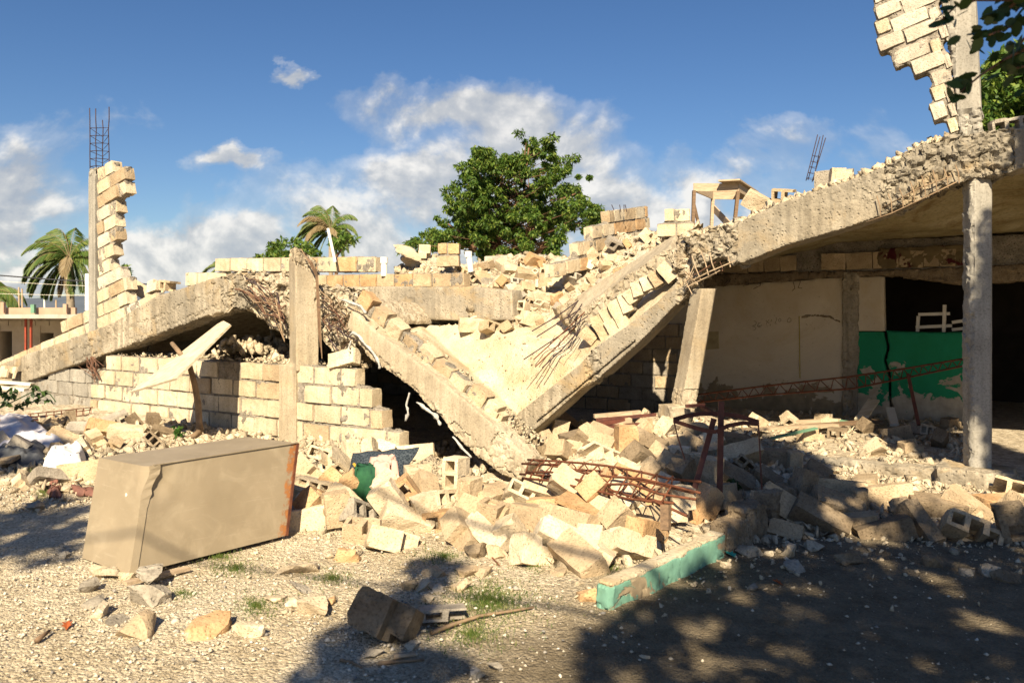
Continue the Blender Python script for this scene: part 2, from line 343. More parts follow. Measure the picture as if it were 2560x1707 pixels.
MT['scribewhite'] = simple('white_paint', (.62, .58, .50), 0.7, 0.2, 0, (.55, .50, .42), 5)

def denim():
    m, nt, b, pos, g = newmat('blue_grey_print', 0.9, 0.1)
    v = VORO(nt, pos, 42, 0, 'DISTANCE_TO_EDGE')
    nt.links.new(RAMP(nt, v, [(0.03, (.07, .085, .10)), (0.10, (.022, .030, .040))]), b.inputs['Base Color']); return m
MT['denim'] = denim()
def cabinet_mat():
    m, nt, b, pos, g = newmat('beige_enamel', 0.42, 0.4)
    tcn = nt.nodes.new('ShaderNodeTexCoord'); s3 = nt.nodes.new('ShaderNodeSeparateXYZ'); nt.links.new(tcn.outputs['UV'], s3.inputs[0])
    n1 = NOISE(nt, pos, 3, 5, 0.6); n2 = NOISE(nt, pos, 17, 6, 0.7)
    mp = nt.nodes.new('ShaderNodeMapping'); mp.inputs['Scale'].default_value = (30, 30, 1.5); nt.links.new(pos, mp.inputs[0]); n3 = NOISE(nt, mp.outputs[0], 1, 3)
    col = RAMP(nt, n1, [(0.3, (.235, .19, .128)), (0.65, (.295, .24, .165))])
    col = MIX(nt, M(nt, 'MULTIPLY', RAMP(nt, n3, [(0.5, (0, 0, 0)), (0.8, (1, 1, 1))]), 0.35), col, (.26, .205, .135))
    mq = nt.nodes.new('ShaderNodeMapping'); mq.inputs['Scale'].default_value = (2.5, 2.5, 60); mq.inputs['Rotation'].default_value = (.25, .1, 0); nt.links.new(pos, mq.inputs[0]); n7 = NOISE(nt, mq.outputs[0], 1.6, 4, .6)
    col = MIX(nt, M(nt, 'MULTIPLY', RAMP(nt, n7, [(0.62, (0, 0, 0)), (0.72, (1, 1, 1))]), .35), col, (.42, .36, .27))
    col = MIX(nt, M(nt, 'MULTIPLY', RAMP(nt, NOISE(nt, pos, 5, 6, .7, .6), [(0.5, (0, 0, 0)), (0.7, (1, 1, 1))]), .45), col, (.40, .335, .24))
    edge = M(nt, 'ADD', s3.outputs[0], M(nt, 'MULTIPLY', M(nt, 'SUBTRACT', n2, 0.5), 1.3))
    rm = RAMP(nt, edge, [(0.84, (0, 0, 0)), (1.0, (1, 1, 1))])
    col = MIX(nt, rm, col, RAMP(nt, n2, [(0.35, (.16, .05, .015)), (0.65, (.36, .15, .045))]))
    nt.links.new(col, b.inputs['Base Color'])
    nt.links.new(M(nt, 'ADD', M(nt, 'MULTIPLY', rm, 0.45), 0.40), b.inputs['Roughness'])
    bump(nt, b, n2, 0.08, 0.003); return m
MT['cabinet'] = cabinet_mat()
def plaster(name, base, peel, peelcol, hi, damp=True):
    """painted plaster, peeling and damp near its foot"""
    m, nt, b, pos, g = newmat(name, 0.9, 0.15)
    s3 = nt.nodes.new('ShaderNodeSeparateXYZ'); nt.links.new(pos, s3.inputs[0])
    n1 = NOISE(nt, pos, 1.1, 5, 0.6, 0.4); n2 = NOISE(nt, pos, 3.4, 7, 0.62, 0.5); n3 = NOISE(nt, pos, 30, 4, 0.6)
    col = RAMP(nt, n1, [(0.32, tuple(x * 0.82 for x in base)), (0.62, base)])
    col = MIX(nt, RAMP(nt, n3, [(0.64, (0, 0, 0)), (0.74, (.8, .8, .8))]), col, tuple(x * 0.4 for x in base))
    n6 = NOISE(nt, pos, 0.8, 6, 0.7, 1.2); col = MIX(nt, M(nt, 'MULTIPLY', RAMP(nt, n6, [(0.46, (0, 0, 0)), (0.62, (1, 1, 1))]), .45), col, tuple(x * y for x, y in zip(base, (.72, .62, .45))))
    low = M(nt, 'SUBTRACT', 1.0, M(nt, 'DIVIDE', M(nt, 'SUBTRACT', s3.outputs[2], 0.1), hi), clamp=True)
    pm = RAMP(nt, M(nt, 'ADD', n2, M(nt, 'MULTIPLY', low, peel)), [(0.68, (0, 0, 0)), (0.70, (1, 1, 1))])
    col = MIX(nt, pm, col, RAMP(nt, NOISE(nt, pos, 9, 4), [(0.35, tuple(x * 0.7 for x in peelcol)), (0.65, peelcol)]))
    nt.links.new(col, b.inputs['Base Color']); bump(nt, b, M(nt, 'ADD', n3, M(nt, 'MULTIPLY', pm, -1.5)), 0.4, 0.006); return m
MT['plaster'] = plaster('white_plaster', (.58, .50, .385), 0.40, (.30, .235, .15), 0.75)
MT['greenwall'] = plaster('green_paint', (.018, .23, .115), 0.38, (.42, .37, .29), 0.95)
MT['kerbgreen'] = plaster('turquoise_paint', (.17, .34, .26), 0.15, (.33, .26, .17), 0.16)
MT['painted_shade'] = simple('unlit_dark_plaster', (.045, .036, .028), 0.95, 0.05, 0, (.025, .02, .016), 2)  # near-black colour makes the rooms beyond the openings look unlit
MT['maroon'] = plaster('maroon_paint', (.07, .012, .016), 0.42, (.17, .13, .07), 6.0)

def leaf_mat(name, c1, c2, c3, trans=0.3):
    m, nt, b, pos, g = newmat(name, 0.55, 0.35)
    col = RAMP(nt, g.outputs['Random Per Island'], [(0.0, c1), (0.55, c2), (1.0, c3)])
    nt.links.new(col, b.inputs['Base Color'])
    tr = nt.nodes.new('ShaderNodeBsdfTranslucent'); nt.links.new(col, tr.inputs[0])
    mx = nt.nodes.new('ShaderNodeMixShader'); mx.inputs[0].default_value = trans
    nt.links.new(b.outputs[0], mx.inputs[1]); nt.links.new(tr.outputs[0], mx.inputs[2]); nt.links.new(mx.outputs[0], nt.nodes['Material Output'].inputs[0])
    return m
MT['leaf'] = leaf_mat('tree_leaves', (.045, .095, .018), (.085, .16, .022), (.20, .25, .04), 0.35)
MT['darkleaf'] = leaf_mat('dark_leaves', (.020, .045, .012), (.03, .065, .015), (.05, .09, .02), 0.15)
MT['palm'] = leaf_mat('palm_leaflets', (.05, .095, .02), (.085, .145, .025), (.20, .20, .05))
MT['palmdry'] = leaf_mat('dry_palm_leaflets', (.19, .13, .06), (.24, .18, .09), (.30, .24, .13))
MT['grass'] = leaf_mat('grass_blades', (.05, .10, .015), (.09, .145, .025), (.20, .20, .06))
MT['weed'] = leaf_mat('weed_leaves', (.04, .11, .02), (.06, .15, .025), (.10, .2, .04))

# ------------------------------------------------------------------ block, lump and pebble shapes
def cells_mesh(name, nx, ny, nzc, solid_fn, m, seed, jit=0.004, chip=0.02):
    """masonry unit from a lattice of solid cells; only outer faces are kept"""
    rr = random.Random(seed); idx = {}; vs = []; fs = []
    def vid(i, j, k):
        if (i, j, k) not in idx:
            idx[(i, j, k)] = len(vs)
            p = Vector((nx[i], ny[j], nzc[k])); e = sum([i in (0, len(nx) - 1), j in (0, len(ny) - 1), k in (0, len(nzc) - 1)])
            q = Vector((rr.uniform(-1, 1), rr.uniform(-1, 1), rr.uniform(-1, 1))) * jit
            if e >= 2: q -= Vector((p.x, p.y, p.z)) * abs(rr.gauss(0, chip))
            if e == 3 and rr.random() < 0.4: q -= Vector((p.x * .10, p.y * .18, p.z * .18)) * rr.random() * (.5 if chip < .018 else 1)
            vs.append(p + q)
        return idx[(i, j, k)]
    S = lambda i, j, k: 0 <= i < len(nx) - 1 and 0 <= j < len(ny) - 1 and 0 <= k < len(nzc) - 1 and solid_fn(i, j, k)
    for i in range(len(nx) - 1):
        for j in range(len(ny) - 1):
            for k in range(len(nzc) - 1):
                if not S(i, j, k): continue
                if not S(i - 1, j, k): fs.append((vid(i, j, k), vid(i, j, k + 1), vid(i, j + 1, k + 1), vid(i, j + 1, k)))
                if not S(i + 1, j, k): fs.append((vid(i + 1, j, k), vid(i + 1, j + 1, k), vid(i + 1, j + 1, k + 1), vid(i + 1, j, k + 1)))
                if not S(i, j - 1, k): fs.append((vid(i, j, k), vid(i + 1, j, k), vid(i + 1, j, k + 1), vid(i, j, k + 1)))
                if not S(i, j + 1, k): fs.append((vid(i, j + 1, k), vid(i, j + 1, k + 1), vid(i + 1, j + 1, k + 1), vid(i + 1, j + 1, k)))
                if not S(i, j, k - 1): fs.append((vid(i, j, k), vid(i, j + 1, k), vid(i + 1, j + 1, k), vid(i + 1, j, k)))
                if not S(i, j, k + 1): fs.append((vid(i, j, k + 1), vid(i + 1, j, k + 1), vid(i + 1, j + 1, k + 1), vid(i, j + 1, k + 1)))
    me = bpy.data.meshes.new(name); me.from_pydata([tuple(v) for v in vs], [], fs); me.materials.append(m); me.update()
    return me
BX = [-.195, -.165, -.080, -.045, .045, .080, .165, .195]; BY = [-.075, -.044, .044, .075]; BZ = [-.095, -.04, .03, .095]
hole = lambda i, j: j == 1 and i in (1, 3, 5)
def hollow(seed, m, kind='whole'):
    rr = random.Random(seed * 13 + 1)
    def f(i, j, k):
        if hole(i, j) and kind not in ('solid', 'shard') and not (kind == 'capped' and k == 0): return False
        if kind == 'half' and i > 3: return False
        if kind == 'shard' and (i > 5 or (i > 3 and k == 2) or (i > 4 and j == 0 and k == 1)): return False
        if kind == 'end' and i == 0 and (k > 0 or j == 1): return False
        if kind == 'end' and i == 1 and k == 2 and j == 0: return False
        if kind == 'open' and j == 0 and i in (3, 4, 5, 6) and k > 0: return False
        if kind == 'open' and i > 4 and k == 2: return False
        if kind == 'half' and i == 3 and k == 2 and j == 0: return False
        return True
    return cells_mesh('block_' + kind, BX, BY, BZ, f, m, seed)
KINDS = ['whole', 'capped', 'half', 'end', 'open', 'capped']
COLS = ['cream', 'tan', 'orange', 'grey', 'brown']
RB = {(k, c): [hollow(1000 + 31 * a + 7 * b + v, MT[c], k) for v in range(2)] for a, k in enumerate(['whole', 'capped', 'half', 'end', 'open', 'solid', 'shard']) for b, c in enumerate(COLS)}
def wallblock(seed, m, nxn=6):
    xs = list(np.linspace(-.195, .195, nxn)); ys = [-.075, -.03, .03, .075]; zs = list(np.linspace(-.095, .095, 4))
    return cells_mesh('wall_block', xs, ys, zs, lambda i, j, k: True, m, seed, 0.003, 0.016)
WB = {c: [wallblock(50 + 17 * q + v, MT[c]) for v in range(5)] for q, c in enumerate(['wall', 'wallgrey', 'orange', 'tan', 'grey', 'wallpale'])}
def lump_data(seed, n=16, flat=0.75):
    rr = random.Random(seed); bm = bmesh.new()
    for _ in range(n):
        p = Vector((rr.gauss(0, 1), rr.gauss(0, 1), rr.gauss(0, 1))).normalized() * rr.uniform(.75, 1.1)
        p = Vector((max(-.72, min(.72, p.x)), max(-.66, min(.66, p.y)), max(-.62, min(.62, p.z)) * flat)); bm.verts.new(p)
    r_ = bmesh.ops.convex_hull(bm, input=bm.verts)
    junk = [e for e in r_['geom_interior'] if isinstance(e, bmesh.types.BMVert)]
    bmesh.ops.delete(bm, geom=junk, context='VERTS')
    bmesh.ops.triangulate(bm, faces=bm.faces); bm.verts.index_update()
    v = np.array([tuple(x.co) for x in bm.verts], dtype=np.float32); f = np.array([[y.index for y in x.verts] for x in bm.faces], dtype=np.int32); bm.free()
    return v, f
LUMPS = [lump_data(s, 7 + s % 5, .8) for s in range(300, 330)]
def rough_lump(seed, m):
    """bigger lump for loose pieces that show: hull, cut finer and knocked about"""
    v, f = lump_data(seed, 13, 0.85); bm = bmesh.new(); bv = [bm.verts.new(x) for x in v]
    for q in f: bm.faces.new([bv[i] for i in q])
    bmesh.ops.subdivide_edges(bm, edges=bm.edges, cuts=3, use_grid_fill=True)
    for x in bm.verts: x.co += nz(x.co, 2.3, seed) * 0.09 + nz(x.co, 6, seed) * 0.045
    bmesh.ops.recalc_face_normals(bm, faces=bm.faces)
    me = bpy.data.meshes.new('lump'); bm.to_mesh(me); bm.free(); me.materials.append(m); me.polygons.foreach_set('use_smooth', [True] * len(me.polygons)); me.set_sharp_from_angle(angle=math.radians(28)); return me
RL = {c: [rough_lump(700 + 11 * q + v, MT[c]) for v in range(5)] for q, c in enumerate(['chunkobj', 'rock', 'cream', 'tan', 'orange', 'brown'])}
def rotm(rr, tilt=None):
    if tilt is None:
        q = Quaternion((rr.gauss(0, 1), rr.gauss(0, 1), rr.gauss(0, 1), rr.gauss(0, 1))); q.normalize(); return np.array(q.to_matrix())
    return np.array(Euler((rr.gauss(0, tilt), rr.gauss(0, tilt), rr.uniform(0, 6.28))).to_matrix())
def scatter(name, spots, m, label, cat, rr, tilt=None):
    """spots: (x, y, z, size). One mesh of many small lumps: a mass nobody could count"""
    vs = []; fs = []; n = 0
    for (x, y, z, s) in spots:
        v, f = rr.choice(LUMPS); sc = np.array([s * rr.uniform(.7, 1.25), s * rr.uniform(.7, 1.25), s * rr.uniform(.55, 1.0)])
        v = (v * sc) @ rotm(rr, tilt).T + np.array([x, y, z]); vs.append(v); fs.append(f + n); n += len(v)
    o = mk_np(name, np.concatenate(vs), np.concatenate(fs), m)
    return tag(o, label, cat, None, 'stuff')
# ------------------------------------------------------------------ ground, far hills, heaps
TX = [-12, -5, -3.2, -2.4, -1.75, -1.5, -0.6, -0.1, 0.3, 0.9, 1.4, 2.0, 3.2, 4.6, 7]
TY = [7.4, 7.2, 7.3, 6.9, 6.1, 5.85, 5.95, 5.4, 5.05, 5.15, 5.5, 5.7, 5.85, 5.5, 5.3]
CAPX = [-12, -4, -2.4, -1.4, 0, 1.2, 2.2, 2.9, 3.6, 7]; CAPY = [.30, .27, .20, .25, .26, .38, .32, .16, .07, .05]
def H(x, y):
    d = y - np.interp(x, TX, TY)
    if d <= 0: return 0.0
    cap = float(np.interp(x, CAPX, CAPY)); h = cap * (1 - math.exp(-0.30 * d / cap))
    n = noise.noise(Vector((x * 2.2, y * 2.2, 3.3))) * 0.07 + noise.noise(Vector((x * 6, y * 6, 1.3))) * 0.03
    h -= 0.30 * math.exp(-((x + .62) / .40) ** 2 - ((y - 7.95) / .5) ** 2)
    h -= 0.32 * math.exp(-((x - .0) / .36) ** 2 - ((y - 7.0) / .55) ** 2)
    dx_, dy_ = x - O0.x, y - O0.y; t_ = dx_ * U.x + dy_ * U.y; s_ = dx_ * V.x + dy_ * V.y
    if -4.2 < t_ < 2.9 and s_ > .02: h *= max(0.0, 1 - (s_ - .02) / .3) if t_ < 2.45 else max(0.0, 1 - (s_ - .02) / .3 * (2.9 - t_) / .45)
    return max(0.0, h + n * min(1.0, d * 1.5) * (.3 if h < .05 else 1))
def HIT(px, py, dz=0.0):
    """where the ray through a photo pixel meets the ground or the heap"""
    k = (px - CX) / F; m_ = (HZ - py) / F; Y = 2.5
    while Y < 14:
        if CZ + m_ * Y <= H(k * Y, Y) + dz: break
        Y += 0.02
    return Vector((k * Y, Y, H(k * Y, Y)))
xs = np.concatenate([[-900, -300, -100, -40, -18, -12], np.linspace(-9, 7, 201), [10, 16, 40, 100, 300, 900]])
ys = np.concatenate([[-60, -20, -6], np.linspace(1.8, 12.5, 150), [14, 17, 24, 40, 90, 250, 700, 2500]])
gv = []
for y in ys:
    for x in xs:
        near = 1.0 if (-9 <= x <= 7 and 1.8 <= y <= 12.5) else 0.0
        p = Vector((x, y, 0)); gv.append((x, y, near * (noise.noise(p * 1.1) * 0.018 + noise.noise(p * 4.1) * 0.008 + noise.noise(p * 13) * 0.004)))
nxn = len(xs); gf = [(j * nxn + i, j * nxn + i + 1, (j + 1) * nxn + i + 1, (j + 1) * nxn + i) for j in range(len(ys) - 1) for i in range(nxn - 1)]
g = mk_np('ground', gv, gf, MT['ground'], smooth=True); tag(g, 'pale gravelly earth in front of the ruin', 'ground', None, 'structure')
# heap of fine rubble under the blocks
hx = np.arange(-9.5, 6.6, 0.055); hy = np.arange(4.9, 11.6, 0.055); hv = []; hz = {}
for j, y in enumerate(hy):
    for i, x in enumerate(hx):
        h = H(x, y); p = Vector((x, y, h))
        hv.append((x, y, h - 0.03 if h <= 0 else h + noise.noise(p * 14) * 0.018)); hz[(i, j)] = h
nn = len(hx); hf = [(j * nn + i, j * nn + i + 1, (j + 1) * nn + i + 1, (j + 1) * nn + i) for j in range(len(hy) - 1) for i in range(nn - 1) if max(hz[(i, j)], hz[(i + 1, j)], hz[(i, j + 1)], hz[(i + 1, j + 1)]) > 0]
tag(mk_np('rubble_heap', hv, hf, MT['broken'], smooth=False), 'heap of crushed concrete and dust along the collapsed front', 'rubble', None, 'stuff')

hp = []; hfz = []
for j in range(3):
    for i in range(121):
        a = -1.2 + 2.4 * i / 120; hgt = 26 + 16 * noise.noise(Vector((a * 4, 2.2, 0))) + 6 * noise.noise(Vector((a * 17, .2, 0)))
        d = (900, 1250, 1900)[j]; hp.append((d * math.sin(a), d * math.cos(a), (-2, hgt * 0.85, hgt * 1.35 * (1 + .3 * noise.noise(Vector((a * 6, 9, 0)))))[j]))
hfz = [(j * 121 + i, j * 121 + i + 1, (j + 1) * 121 + i + 1, (j + 1) * 121 + i) for j in range(2) for i in range(120)]
MT['hill'] = simple('far_hills', (.11, .13, .16), 1.0, 0.0, 0, (.085, .105, .135), 0.01)
tag(mk_np('hills', hp, hfz, MT['hill'], smooth=True), 'low blue hills on the far horizon', 'hills', None, 'structure')

# ------------------------------------------------------------------ masonry
def frame(x, z=UP):
    x = Vector(x).normalized(); y = Vector(z).cross(x).normalized(); z = x.cross(y)
    return Matrix((x, y, z)).transposed()
def block_wall(name, label, origin, d, rows, slope=0.0, course=0.205, lb=0.405, cols=('wall', 'wall', 'wall', 'tan'), thick=1.0, seed=0, mortar='mortar', cat='wall', group=None, skip=(), jitter=0.006):
    """rows: (from, to, height of the row's foot at 0); every block is a part"""
    rr = random.Random(seed); origin = Vector(origin); d = Vector(d); a = math.atan(slope); x = (d * math.cos(a) + UP * math.sin(a)); nrm = UP.cross(d).normalized()
    root = thing(name, origin + d * rows[0][0] + UP * (rows[0][2] + slope * rows[0][0]), label, cat, group)
    mg = Geo(); fr = frame(x); zz = Vector(fr.col[2])
    for ri, (t0, t1, z0) in enumerate(rows):
        lo = origin + d * (t0 + .02) + UP * (z0 + slope * t0); hi = origin + d * (t1 - .02) + UP * (z0 + slope * t1)
        up = UP * (course + (.004 if ri < len(rows) - 1 else -.01))
        q = nrm * (.0635 * thick)
        mg.hexa([lo - q, hi - q, hi + q, lo + q, lo - q + up, hi - q + up, hi + q + up, lo + q + up])
        t = t0; first = lb * (0.5 if ri % 2 else 1.0) * rr.uniform(.85, 1.0); k = 0
        while t < t1 - 0.07:
            ln = first if k == 0 else lb
            if t + ln > t1: ln = t1 - t
            if t1 - (t + ln) < 0.09: ln = t1 - t
            if (ri, k) not in skip:
                c = origin + d * (t + ln / 2) + UP * (z0 + course / 2 + slope * (t + ln / 2))
                c += nrm * rr.gauss(0, jitter) + UP * rr.gauss(0, .003)
                rot = fr @ Euler((rr.gauss(0, .012), rr.gauss(0, .012), rr.gauss(0, .02))).to_matrix()
                if rr.random() < 0.5: rot = rot @ Euler((0, 0, math.pi)).to_matrix()
                link('block', rr.choice(WB[rr.choice(cols)]), c, root, rot, ((ln - .022) / .39, thick, (course - .026) / .19))
            t += ln; k += 1
    solid('mortar', mg, MT[mortar], 0.028, 0.006, lambda p: 0.012, root, seed)
    return root

# front wall left of the gap, five courses, its right end torn away in steps
block_wall('block_wall', 'low cream block wall with a stepped torn end behind the metal cabinet', O0, U,
           [(-4.0, 1.66, .0), (-4.0, 1.62, .205), (-4.0, 1.40, .41), (-3.98, 1.26, .615), (-3.62, 1.02, .82)], seed=3, skip={(4, 6), (3, 0)}, cols=('wall',) * 6 + ('tan',))
block_wall('block_wall', 'grey rendered wall stump under the low end of the sagging beam', O0 + V * .04, U,
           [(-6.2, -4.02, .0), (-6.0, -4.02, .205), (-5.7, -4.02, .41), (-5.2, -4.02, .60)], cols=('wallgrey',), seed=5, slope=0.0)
block_wall('block_wall', 'dim rear wall added to close off light under the folded roof slab', O0 + V * BS, U, [(-7.0, 2.6, z) for z in (0, .205, .41, .615, .82, 1.02, 1.22)], cols=('tan', 'grey'), seed=6)  # added so no light comes through the gaps from behind

# broken pillar in that wall
gq = Geo(); gq.prism([L(-.13, -.095, 0), L(.14, -.095, 0), L(.14, .18, 0), L(-.13, .18, 0)], UP * 1.02)
N0 = P(741, 780, 8.72); ld = Vector((-.136, .212, 0)) * .98; rd = Vector((.215, .138, 0)) * 1.0
zt = 2.30; zb = .95
tops = [zt + .02, zt - .16, zt - .12, zt + .0]
cs = [Vector((N0.x, N0.y, 0)), Vector((N0.x, N0.y, 0)) + rd, Vector((N0.x, N0.y, 0)) + rd + ld, Vector((N0.x, N0.y, 0)) + ld]
gq.hexa([c + UP * zb for c in cs] + [c + UP * t_ + Vector((-.012, 0, 0)) for c, t_ in zip(cs, tops)])
def rgh(p):
    r_ = 0.0
    e = (p.x - N0.x) / .22
    if p.z > 2.12 - .12 * e: r_ = 0.035
    if e > .75 and p.z > 1.7: r_ = max(r_, 0.018)
    return r_
solid('concrete_pillar', gq, MT['smooth'], 0.013, 0.003, rgh, None, 4)
tag(bpy.data.objects['concrete_pillar'], 'broken-topped concrete pillar standing in the low block wall', 'pillar')

# slender pillar of the upper storey at far left, with its tilted remnant of blockwork
SL = 0.245
def zl(t): return 1.30 + SL * (t + 4.05)          # top of the sagging left beam
gq = Geo(); b = L(-4.07, .02, 0); gq.box(L(-4.08, .1, 2.37), U * .085, V * .11, UP * 1.23)
o = solid('concrete_pillar', gq, MT['graypost'], 0.015, 0.003, lambda p: 0.02 if p.z > 3.5 else 0.0, None, 8)
tag(o, 'slender grey pillar at far left with rusty bars rising from its top', 'pillar')
def z0k(k): return zl(-4.05) + .01 + k * .188 + SL * 4.05
rows = [(-3.98, -2.55, z0k(0)), (-3.98, -3.22, z0k(1)), (-3.98, -3.22, z0k(2)), (-3.98, -3.38, z0k(3)), (-3.98, -3.66, z0k(4)), (-3.98, -3.58, z0k(5)), (-3.98, -3.50, z0k(6)),
        (-3.98, -3.52, z0k(7)), (-3.98, -3.50, z0k(8)), (-3.98, -3.30, z0k(9)), (-3.98, -3.30, z0k(10)), (-3.98, -3.60, z0k(11))]
block_wall('block_wall', 'tall ragged strip of tilted blocks clinging to the slender left pillar', O0 + V * .08, U, rows, slope=SL, course=.188, lb=.36, seed=9, cols=('wall', 'wall', 'wallpale', 'tan'), jitter=.012)
block_wall('block_wall', 'course of blocks riding the low end of the left beam', O0 + V * .10, U, [(-7.1, -4.18, z0k(0)), (-4.95, -4.18, z0k(1))], slope=SL, course=.188, lb=.40, seed=10, cols=('wall', 'tan', 'wall'))
# sagging beam at left
gq = Geo()
out = [(-60, 975), (77, 951), (125, 932), (196, 908), (223, 899), (253, 888), (300, 872), (402, 831), (516, 789), (570, 774), (612, 771), (604, 730), (585, 690), (560, 690), (530, 696), (478, 713), (420, 730), (382, 744), (330, 776), (290, 802), (222, 830), (175, 847), (84, 879), (0, 911), (-60, 935)]
gq.prism([on(x, y, -.09) for x, y in out], V * .34)
def rgh(p):
    t, s = ts(p); r_ = 0.0
    if t > -1.15: r_ = .035
    zlow = zl(t) - .36
    if p.z < zlow + .06 and noise.noise(p * 2.1) > -.1: r_ = max(r_, .018)
    if abs(t + 4.02) < .12: r_ = max(r_, .022)
    if abs(p.z - (zl(t) - .15 + .04 * noise.noise(p * 1.5))) < .022: r_ = max(r_, .016)
    if noise.noise(p * 1.7 + Vector((3, 1, 2))) > .34: r_ = max(r_, .012)
    return r_
o = solid('concrete_beam', gq, MT['concrete'], 0.018, 0.004, rgh, None, 14)
tag(o, 'long grey roof beam sagging down to the left over the block wall', 'beam')
# slab behind it
def slab(name, label, top, tris, th, m, voxel=.045, amp=.006, rough=None, seed=0):
    n = len(top); gq = Geo(); gq.add([Vector(p) for p in top] + [Vector(p) - UP * th for p in top], [])
    edges = {}
    for (a, b, c) in tris:
        gq.f.append((a, b, c)); gq.f.append((c + n, b + n, a + n))
        for e in ((a, b), (b, c), (c, a)): edges[tuple(sorted(e))] = edges.get(tuple(sorted(e)), []) + [e]
    for k, v in edges.items():
        if len(v) == 1: a, b = v[0]; gq.f.append((b, a, a + n, b + n))
    o = solid(name, gq, m, voxel, amp, rough, None, seed); return tag(o, label, 'slab')
tp = [L(-7.2, .1, .60), L(-4, .1, 1.28), L(-1.0, .1, 1.98), L(-.5, .1, 1.55), L(-7.2, 5.6, 1.0), L(-4, 5.6, 1.35), L(-1.0, 5.6, 1.55), L(-.5, 5.6, 1.5)]
slab('roof_slab', 'sagging roof slab behind the left beam', tp, [(0, 1, 5), (0, 5, 4), (1, 2, 6), (1, 6, 5), (2, 3, 7), (2, 7, 6)], .14, MT['broken'], .06)
# shattered joint between beam and pillar
gq = Geo()
gq.prism([on(x, y, .02) for x, y in [(570, 692), (640, 684), (705, 700), (735, 712), (730, 850), (700, 835), (672, 812), (640, 790), (600, 768)]], V * .42)
o = solid('concrete_joint', gq, MT['broken'], 0.024, 0.01, lambda p: .06, None, 21); tag(o, 'shattered beam joint full of loose steel left of the broken pillar', 'concrete')
gq = Geo()
gq.prism([on(x, y, .15) for x, y in [(775, 715), (860, 735), (880, 790), (905, 850), (880, 905), (850, 900), (830, 870), (800, 840), (775, 850)]], V * .4)
o = solid('concrete_joint', gq, MT['broken'], 0.024, 0.01, lambda p: .07, None, 22); tag(o, 'crumbled concrete hanging between the pillar and the fallen beam', 'concrete')

# fallen left leg of the V
gq = Geo()
top_e = [(864, 762), (944, 832), (1040, 905), (1082, 935), (1227, 1058), (1289, 1122), (1318, 1150)]; bot_e = [(1306, 1192), (1284, 1204), (1262, 1192), (1197, 1146), (1136, 1085), (1100, 1040), (1059, 1000), (1025, 966), (975, 935), (925, 893), (868, 818)]
gq.prism([on(x, y, -.06) for x, y in top_e + bot_e], V * .30)
LA = on(864, 762, -.06); LB = on(1289, 1122, -.06); LD = (LB - LA).normalized(); LN = V.cross(LD).normalized()
LN = -LN if LN.z < 0 else LN
def rgh(p):
    h = (p - LA).dot(LN); a = (p - LA).dot(LD); s = ts(p)[1]; r_ = 0
    if h < -.20: r_ = .022
    if a > 2.25: r_ = max(r_, .02)
    if a < .12: r_ = max(r_, .03)
    if s > -.02 and h > -.06: r_ = max(r_, .015)
    return r_
o = solid('concrete_beam', gq, MT['smooth'], 0.016, 0.004, rgh, None, 31); tag(o, 'fallen tan beam slanting down to the right, left arm of the V', 'beam')
root = thing('parapet_row', LA, 'row of parapet blocks still bonded along the fallen left beam', 'wall')
rr = random.Random(5); mg = Geo(); fr = frame(LD, LN)
for i in range(9):
    c_ = ['orange', 'tan', 'wall', 'tan', 'wall', 'tan', 'wall', 'tan', 'wall'][i]
    c = LA + LD * (.12 + .243 * i) + V * (.20 + rr.gauss(0, .012)) + LN * (.065 + (.05 if i == 0 else rr.uniform(-.02, .02)))
    link('block', rr.choice(RB[('solid' if i < 8 else 'shard', {'wall': 'cream'}.get(c_, c_))]), c, root, fr @ Euler((rr.gauss(0, .08), rr.gauss(0, .07), rr.gauss(0, .08))).to_matrix(), (rr.uniform(.195, .225) / .39, .95, rr.uniform(.75, .88)))
mg.box(LA + LD * 1.05 + V * .20 + LN * .05, LD * 1.02, V * .06, LN * .07)
solid('mortar', mg, MT['mortar'], .026, .005, lambda p: .02, root, 7)

# central slab between the two arms
Q = [on(864, 772, .2), on(1082, 945, .2), on(1262, 1090, .2), on(1296, 1040, RS + .05), on(1452, 914, RS + .05), on(1571, 817, RS + .05), on(1712, 702, RS + .05),
     on(880, 806, 3.05), on(1050, 808, 3.05), on(1170, 806, 3.05), on(1330, 748, 4.2), on(1450, 692, 5.0), on(1640, 612, 5.3)]
slab('roof_slab', 'sunlit slab folded into a V between the two fallen beams', Q,
     [(0, 1, 7), (1, 8, 7), (1, 2, 3), (1, 3, 8), (3, 9, 8), (3, 4, 9), (4, 10, 9), (4, 5, 10), (5, 11, 10), (5, 6, 11), (6, 12, 11)], .15, MT['slabtop'], .035, .007, lambda p: .006, 33)
# right arm of the V
gq = Geo()
ot = [(1284, 1046), (1295, 1031), (1360, 981), (1452, 908), (1483, 871), (1571, 812), (1643, 755), (1705, 690), (1735, 690), (1722, 722), (1712, 735), (1639, 814), (1593, 860), (1505, 937), (1448, 975), (1364, 1051), (1310, 1094), (1290, 1080)]
gq.prism([on(x, y, RS) for x, y in ot], V * .32)
def rgh(p):
    t, s = ts(p); r_ = 0
    a = on(1483, 900, RS); ta = ts(a)[0]
    if abs(t - ta) < .10: r_ = .03
    if t > ts(on(1690, 700, RS))[0]: r_ = .035
    return r_
o = solid('concrete_beam', gq, MT['concrete'], 0.016, 0.003, rgh, None, 41); tag(o, 'fallen grey beam slanting up to the right, right arm of the V', 'beam')
# ledge strip along its lower face
gq = Geo(); a, b = on(1340, 1052, RS - .02), on(1590, 846, RS - .02); gq.bar(a, b, .05, .022); 
solid('ledge', gq, MT['concrete'], .02, .003, None, o, 43)

